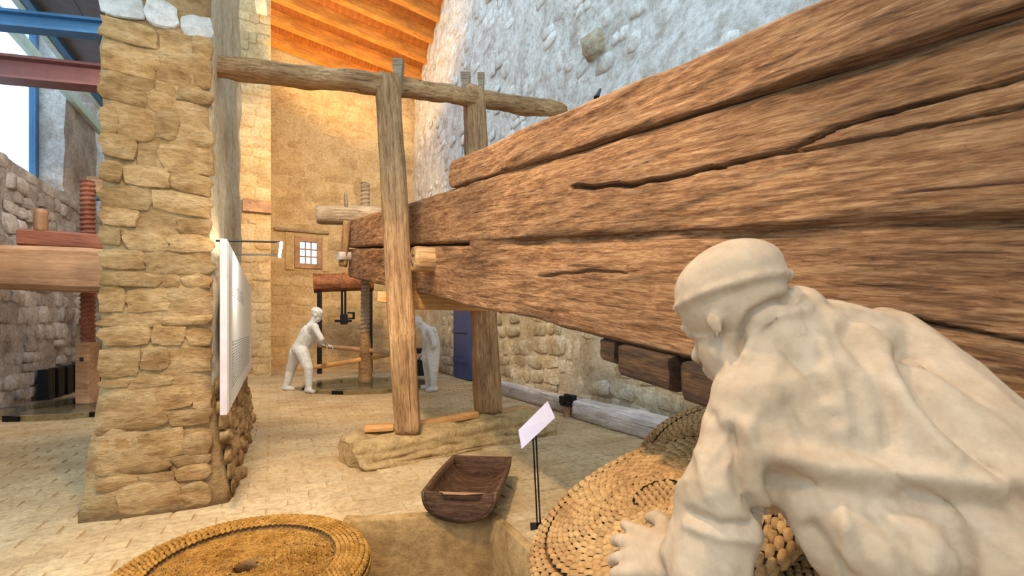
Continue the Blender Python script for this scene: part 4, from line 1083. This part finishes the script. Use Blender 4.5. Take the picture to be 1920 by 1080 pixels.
def head(c, face, up, s=1.0, cap=True, ear=1.0):
    """head ellipsoids and capsules; c centre of the skull, face direction, up direction"""
    f = Vector(face).normalized(); u = Vector(up); u = (u-f*u.dot(f)).normalized(); r = f.cross(u); c = Vector(c)
    E = [ell(c+u*.018*s, .076*s, .098*s, .090*s, u, r), ell(c+f*.030*s-u*.065*s, .058*s, .062*s, .070*s, u, r), ell(c+f*.062*s-u*.105*s, .030*s, .026*s, .024*s, u, r)]
    E += [ell(c+f*.083*s+u*.002*s, .052*s, .018*s, .012*s, u, r)]                      # brow
    C = [(c+f*.092*s-u*.012*s, .009*s, c+f*.112*s-u*.048*s, .014*s)]                   # nose
    C += [(c+f*.088*s-u*.078*s+r*.018*s, .008*s, c+f*.088*s-u*.078*s-r*.018*s, .008*s), (c+f*.085*s-u*.090*s+r*.014*s, .008*s, c+f*.085*s-u*.090*s-r*.014*s, .008*s)]
    for sg_ in (-1, 1):
        E.append(ell(c+r*sg_*.076*s-f*.008*s-u*.025*s, .010*s*ear, .020*s*ear**.5, .033*s*ear**.5, u, r))   # ears
        E.append(ell(c+f*.078*s+r*sg_*.030*s-u*.014*s, .014*s, .010*s, .009*s, u, r))   # eyes
    if cap:
        E.append(ell(c+u*.045*s-f*.008*s, .083*s, .104*s, .070*s, u, r))
    return C, E

FOLDS = [([(1462, 642), (1522, 707), (1548, 740)], 12, -.010), ([(1694, 660), (1741, 742), (1800, 808), (1889, 897), (1940, 950)], 20, -.022), ([(1660, 690), (1710, 770), (1790, 860)], 22, .010),
 ([(1439, 850), (1563, 876), (1741, 894), (1889, 910)], 24, .016), ([(1450, 905), (1570, 930), (1741, 945), (1889, 965)], 26, -.014), ([(1362, 810), (1376, 870), (1390, 925), (1420, 962), (1455, 976)], 14, -.020),
 ([(1403, 800), (1420, 880), (1432, 940)], 15, .013), ([(1522, 990), (1560, 1040), (1600, 1085)], 16, -.014), ([(1581, 950), (1593, 1033), (1600, 1085)], 14, .010), ([(1332, 780), (1350, 860)], 12, -.010), ([(1310, 850), (1330, 930)], 12, .008),
 ([(1385, 660), (1392, 620), (1410, 590), (1451, 568), (1500, 556)], 8, -.016), ([(1400, 668), (1412, 630), (1432, 606), (1470, 590), (1515, 580)], 10, .008), ([(1590, 620), (1640, 690), (1665, 760), (1670, 830)], 18, -.012),
 ([(1540, 640), (1570, 720), (1590, 800)], 16, .008), ([(1480, 760), (1510, 830)], 14, -.008), ([(1290, 960), (1350, 985), (1410, 985)], 10, -.012), ([(1285, 985), (1350, 1010), (1410, 1012)], 10, .006), ([(1640, 960), (1690, 1020), (1720, 1085)], 18, -.012), ([(1780, 960), (1810, 1030), (1820, 1085)], 18, -.010)]
def segdist(px, py, poly):
    best = 1e9
    for (x0, y0), (x1, y1) in zip(poly, poly[1:]):
        dx, dy = x1-x0, y1-y0; t = max(0, min(1, ((px-x0)*dx+(py-y0)*dy)/(dx*dx+dy*dy)))
        best = min(best, math.hypot(px-x0-t*dx, py-y0-t*dy))
    return best
# near statue: bends to the left over the mats, seen from behind
def nearfold(co, nn):
    out = nearbase(co)
    if nn.dot(Vector((0, 0, CAMH))-co) > 0 and co.y > 0.3:
        x = 960+F*co.x/co.y; y = HOR-(co.z-CAMH)*F/co.y
        if x < 2000 and y < 1150:
            for poly, wd, dp in FOLDS:
                d = segdist(x, y, poly)
                if d < wd*2.6: out += dp*math.exp(-(d/wd)**2)
    return out
def nearbase(co):
    ax = Vector((0.78, -0.42, -0.46)).normalized()
    t = co.dot(ax); q = co-ax*t
    if co.z > 1.19 and co.x < 0.48: return noise.noise(co*30)*0.0015
    f1 = noise.noise(Vector((t*1.8, q.x*8.5, q.z*8.5+q.y*5)))
    f2 = noise.noise(Vector((t*5, q.x*26, q.z*26)))
    return (abs(f1)*-0.022+0.006) + f2*0.005 + noise.noise(co*45)*0.0012
D = lambda px, py, d: at(px, py, d)
caps = []; ells = []
hc = D(1376, 578, 0.86)
hC, hE = head(hc, Vector((-0.40, 0.82, -0.40)), Vector((-0.26, 0.28, 0.92)), 1.03, True, 0.55)
for i_ in range(20):
    t0_, t1_ = 2*PI*i_/20, 2*PI*(i_+1)/20
    u_ = Vector((-0.26, 0.28, 0.92)).normalized(); f_ = Vector((-0.40, 0.82, -0.40)); f_ = (f_-u_*f_.dot(u_)).normalized(); r_ = f_.cross(u_)
    qa, qb = [hc+u_*(.030+.012*math.cos(t))-f_*.008+r_*math.sin(t)*.0845+f_*math.cos(t)*(.113 if math.cos(t) > 0 else .098) for t in (t0_, t1_)]
    hC = hC+[(qa, .0068, qb, .0068)]
caps += hC; ells += hE
neck = D(1462, 622, .84); sL = D(1432, 760, .80); sR = D(1650, 668, .90); chest = D(1545, 735, .84); mid = D(1700, 860, .77); pel = D(1930, 1035, .70)
caps += [(hc+Vector((.01, -.01, -.03)), .060, neck, .066), (neck, .072, chest, .135), (chest, .140, mid, .135), (mid, .135, pel, .150), (sL, .085, chest, .13), (sR, .080, chest, .13), (sL, .082, neck, .068), (sR, .085, neck, .066), (sR, .09, D(1790, 815, .78), .11), (D(1790, 815, .78), .11, pel, .14), (sL, .08, D(1640, 1010, .72), .10)]
caps += [(D(1415, 640, .84), .052, D(1495, 592, .85), .052)]   # collar
el = D(1352, 925, .80); wr_ = D(1262, 1050, .86)
caps += [(sL, .084, el, .068), (el, .068, D(1330, 1075, .80), .066), (el, .066, D(1290, 1035, .84), .048), (D(1290, 1035, .84), .036, wr_, .026)]
caps += hand(wr_, D(1195, 1035, .93)-wr_, Vector((0.25, .75, -.6)), -1, 1.12, 0.32)
elr = D(1500, 900, 1.00); wrr = D(1400, 945, 1.10)
caps += [(sR, .075, elr, .055), (elr, .055, wrr, .032)] + hand(wrr, Vector((-.6, .5, -.35)), Vector((0, 0, -1)), 1, 1.0, .3)
# legs
for kx, ky, fx, fy, o_ in ((0.92, 0.50, 0.98, 0.30, -1), (0.98, 0.78, 1.0, 0.62, 1)):
    hp = pel+Vector((.02, .09*o_, -.04)); kn = Vector((kx-.10, ky, .48)); an = Vector((fx-.05, fy, .085))
    caps += [(hp, .125, kn, .078), (kn, .075, an, .052), (an+Vector((.02, -.02, -.03)), .048, an+Vector((-.17, .08, -.047)), .036)]
st = thing('statue', Vector((0.9, 0.55, 0)), 'large cream plaster statue in the foreground bending over the woven mats', 'statue', 'plaster statues of press workers')
fuse('body', caps, ells, 'statue', st, 0.0055, 8, nearfold)

def far_fold(co, nn): return noise.noise(co*9)*0.006+noise.noise(co*22)*0.003
# left far statue leaning on the lever
dd = 8.85
caps = []; P = lambda px, py, o=0.0: at(px, py, dd+o)
hC, hE = head(P(594, 589), Vector((.85, .25, -.35)), Vector((.3, 0, .95)), 1.12, True); caps += hC; ells = hE
nk = P(587, 606); ch_ = P(580, 624); wa = P(568, 645); pe = P(563, 655)
caps += [(P(592, 594), .06, nk, .07), (nk, .07, ch_, .15), (ch_, .165, wa, .145), (wa, .145, pe, .155)]
for o_, sh_, e_, h_, hip, kn, an, toe in ((-.17, (590, 613), (603, 636), (612, 646), (566, 660), (578, 690), (579, 716), (588, 722)), (.17, (584, 614), (592, 638), (602, 646), (556, 660), (545, 694), (537, 724), (549, 730))):
    caps += [(P(*sh_, o_), .075, ch_, .12), (P(*sh_, o_), .07, P(*e_, o_*1.3), .052), (P(*e_, o_*1.3), .052, P(*h_, o_*.4+.35), .032)]
    caps += hand(P(*h_, o_*.4+.35), Vector((.8, .3, -.25)), Vector((0, 0, -1)), 1 if o_ > 0 else -1, 1.0, .7)
    an_ = P(*an, o_); an_.z = .09; to = P(*toe, o_*1.2-.05); to.z = .045
    caps += [(P(*hip, o_*.5), .13, P(*kn, o_), .088), (P(*kn, o_), .085, an_, .062), (an_-Vector((.03, 0, .03)), .058, to, .044)]
st = thing('statue', Vector((P(562, 700).x, dd, 0)), 'grey statue on the left pushing the lever bar with outstretched arms', 'statue', 'plaster statues of press workers')
fuse('body', caps, ells, 'statue2', st, 0.0105, 3, far_fold)
# right far statue bending towards the screw
dd = 9.05
hC, hE = head(P(784, 604), Vector((-.62, -.25, -.75)), Vector((-.72, -.2, .62)), 1.12, False); caps = list(hC); ells = list(hE)
nk = P(793, 611); ch_ = P(805, 627); wa = P(811, 646); pe = P(811, 662)
caps += [(P(785, 602), .06, nk, .07), (nk, .075, ch_, .15), (ch_, .16, wa, .145), (wa, .145, pe, .155), (P(811, 622), .10, P(815, 642), .10)]
for o_, sh_, e_, h_, hip, kn, an, toe in ((-.18, (807, 620), (816, 647), (800, 664), (812, 668), (813, 696), (813, 722), (802, 728)), (.15, (797, 618), (798, 648), (792, 664), (803, 668), (802, 694), (804, 720), (792, 725))):
    caps += [(P(*sh_, o_), .075, ch_, .12), (P(*sh_, o_), .068, P(*e_, o_*1.4), .052), (P(*e_, o_*1.4), .052, P(*h_, o_*.6+.2), .032)]
    caps += hand(P(*h_, o_*.6+.2), Vector((-.7, .2, -.4)), Vector((-.2, 0, -1)), 1 if o_ < 0 else -1, 1.0, .7)
    an_ = P(*an, o_); an_.z = .09; to = P(*toe, o_*1.2-.05); to.z = .045
    caps += [(P(*hip, o_*.5), .13, P(*kn, o_), .088), (P(*kn, o_), .085, an_, .062), (an_+Vector((.03, 0, -.03)), .058, to, .044)]
st = thing('statue', Vector((P(808, 700).x, dd, 0)), 'grey statue on the right bending down behind the near post', 'statue', 'plaster statues of press workers')
fuse('body', caps, ells, 'statue2', st, 0.0105, 3, far_fold)

# ------------------------------------------------------------------ left aisle press
LB = R(-2.41, 9.05)
ls = thing('press_screw', LB, 'dark red wooden press screw in the left aisle', 'screw')
boxobj('screw_foot', (LB.x-.10, LB.y-.10, 0.10), (LB.x+.10, LB.y+.10, 1.0), 'tanwood', ls, None, 0.015)
boxobj('foot_hole_shade', (LB.x-.03, LB.y-.104, 0.72), (LB.x+.03, LB.y-.098, 0.78), 'dark', ls, None, 0)  # thin dark plate painting the shade of an uncut hole
screw('screw_thread', LB, 1.0, 3.38, 0.095, 0.024, 0.07, 'redwood', ls)
lbm = thing('press_beam', R(-2.3, 8.8, 1.75), 'smooth tan wooden press beam in the left aisle', 'beam', rz=ROT)
b0, b1 = R(-4.6+1.2, 8.6, 2.0), R(-1.25, 8.6, 2.02)
timber('beam_body', [b0, b0.lerp(b1, .5), b1], [(0.26, 0.27), (0.26, 0.30), (0.26, 0.27)], 'tanwood', lbm, sq=12, amp=0.004, n=28, edge=0)
timber('peg', [R(-1.85, 8.33, 1.99), R(-1.25, 8.28, 1.99)], [(0.05, 0.06)]*2, 'tanwood', lbm, sq=4, amp=0, n=14)
lk = thing('top_plank', R(-2.2, 8.85, 2.3), 'dark red plank lying on the left aisle beam with an upright peg', 'plank', rz=ROT)
timber('plank_body', [R(-3.0, 8.75, 2.42), R(-1.3, 8.75, 2.42)], [(0.22, 0.12)]*2, 'redwood', lk, sq=14, amp=0.002, n=20, edge=0)
timber('peg', [R(-2.78, 8.6, 2.5), R(-2.78, 8.6, 2.82)], [(0.06, 0.06)]*2, 'tanwood', lk, sq=6, amp=0, n=14, up=Vector((1, 0, 0)))
glass_disc(R(-2.41, 9.05), 1.0, 'glass disc on the floor around the left aisle screw')
# dark low bench panels along the left wall
for i in range(7):
    v0 = 10.35+i*0.42
    bm = bmesh.new(); box(bm, (UL+.06, v0, 0.02), (UL+.20, v0+.26, 0.52), MROOM, 0.01)
    o = from_bm('wall_heater', bm, 'iron'); tag(o, ['first', 'second', 'third', 'fourth', 'fifth', 'sixth', 'seventh'][i]+' black heater panel from the left at the aisle wall foot', 'heater', 'heater panels along the aisle wall')
c = at(146, 606, 9.6)
fa = thing('fire_call_point', R(UL+.05, uv_of(c)[1], c.z), 'tiny red fire call point on the left aisle wall', 'call point', rz=ROT)
cu, cv = uv_of(c)
cv = lpx(146)
bm = bmesh.new(); box(bm, (UL+.05, cv-.07, 1.28), (UL+.14, cv+.07, 1.42), MROOM, 0.01); from_bm('casing', bm, 'redpaint', fa)
bm = bmesh.new(); box(bm, (UL+.14, cv-.04, 1.32), (UL+.15, cv+.04, 1.38), MROOM); from_bm('cover', bm, 'whitepaint', fa)
bx_ = at(183, 352, 7.9)
lamp_b = thing('aisle_lamp', bx_, 'cream box lamp on a dark bracket beside the left screw', 'lamp')
boxobj('lamp_box', (bx_.x-.10, bx_.y-.1, bx_.z-.10), (bx_.x+.16, bx_.y+.1, bx_.z+.16), 'tanwood', lamp_b)
boxobj('bracket', (bx_.x-.12, bx_.y-.06, bx_.z-.21), (bx_.x+.4, bx_.y+.06, bx_.z-.10), 'steelblue', lamp_b)
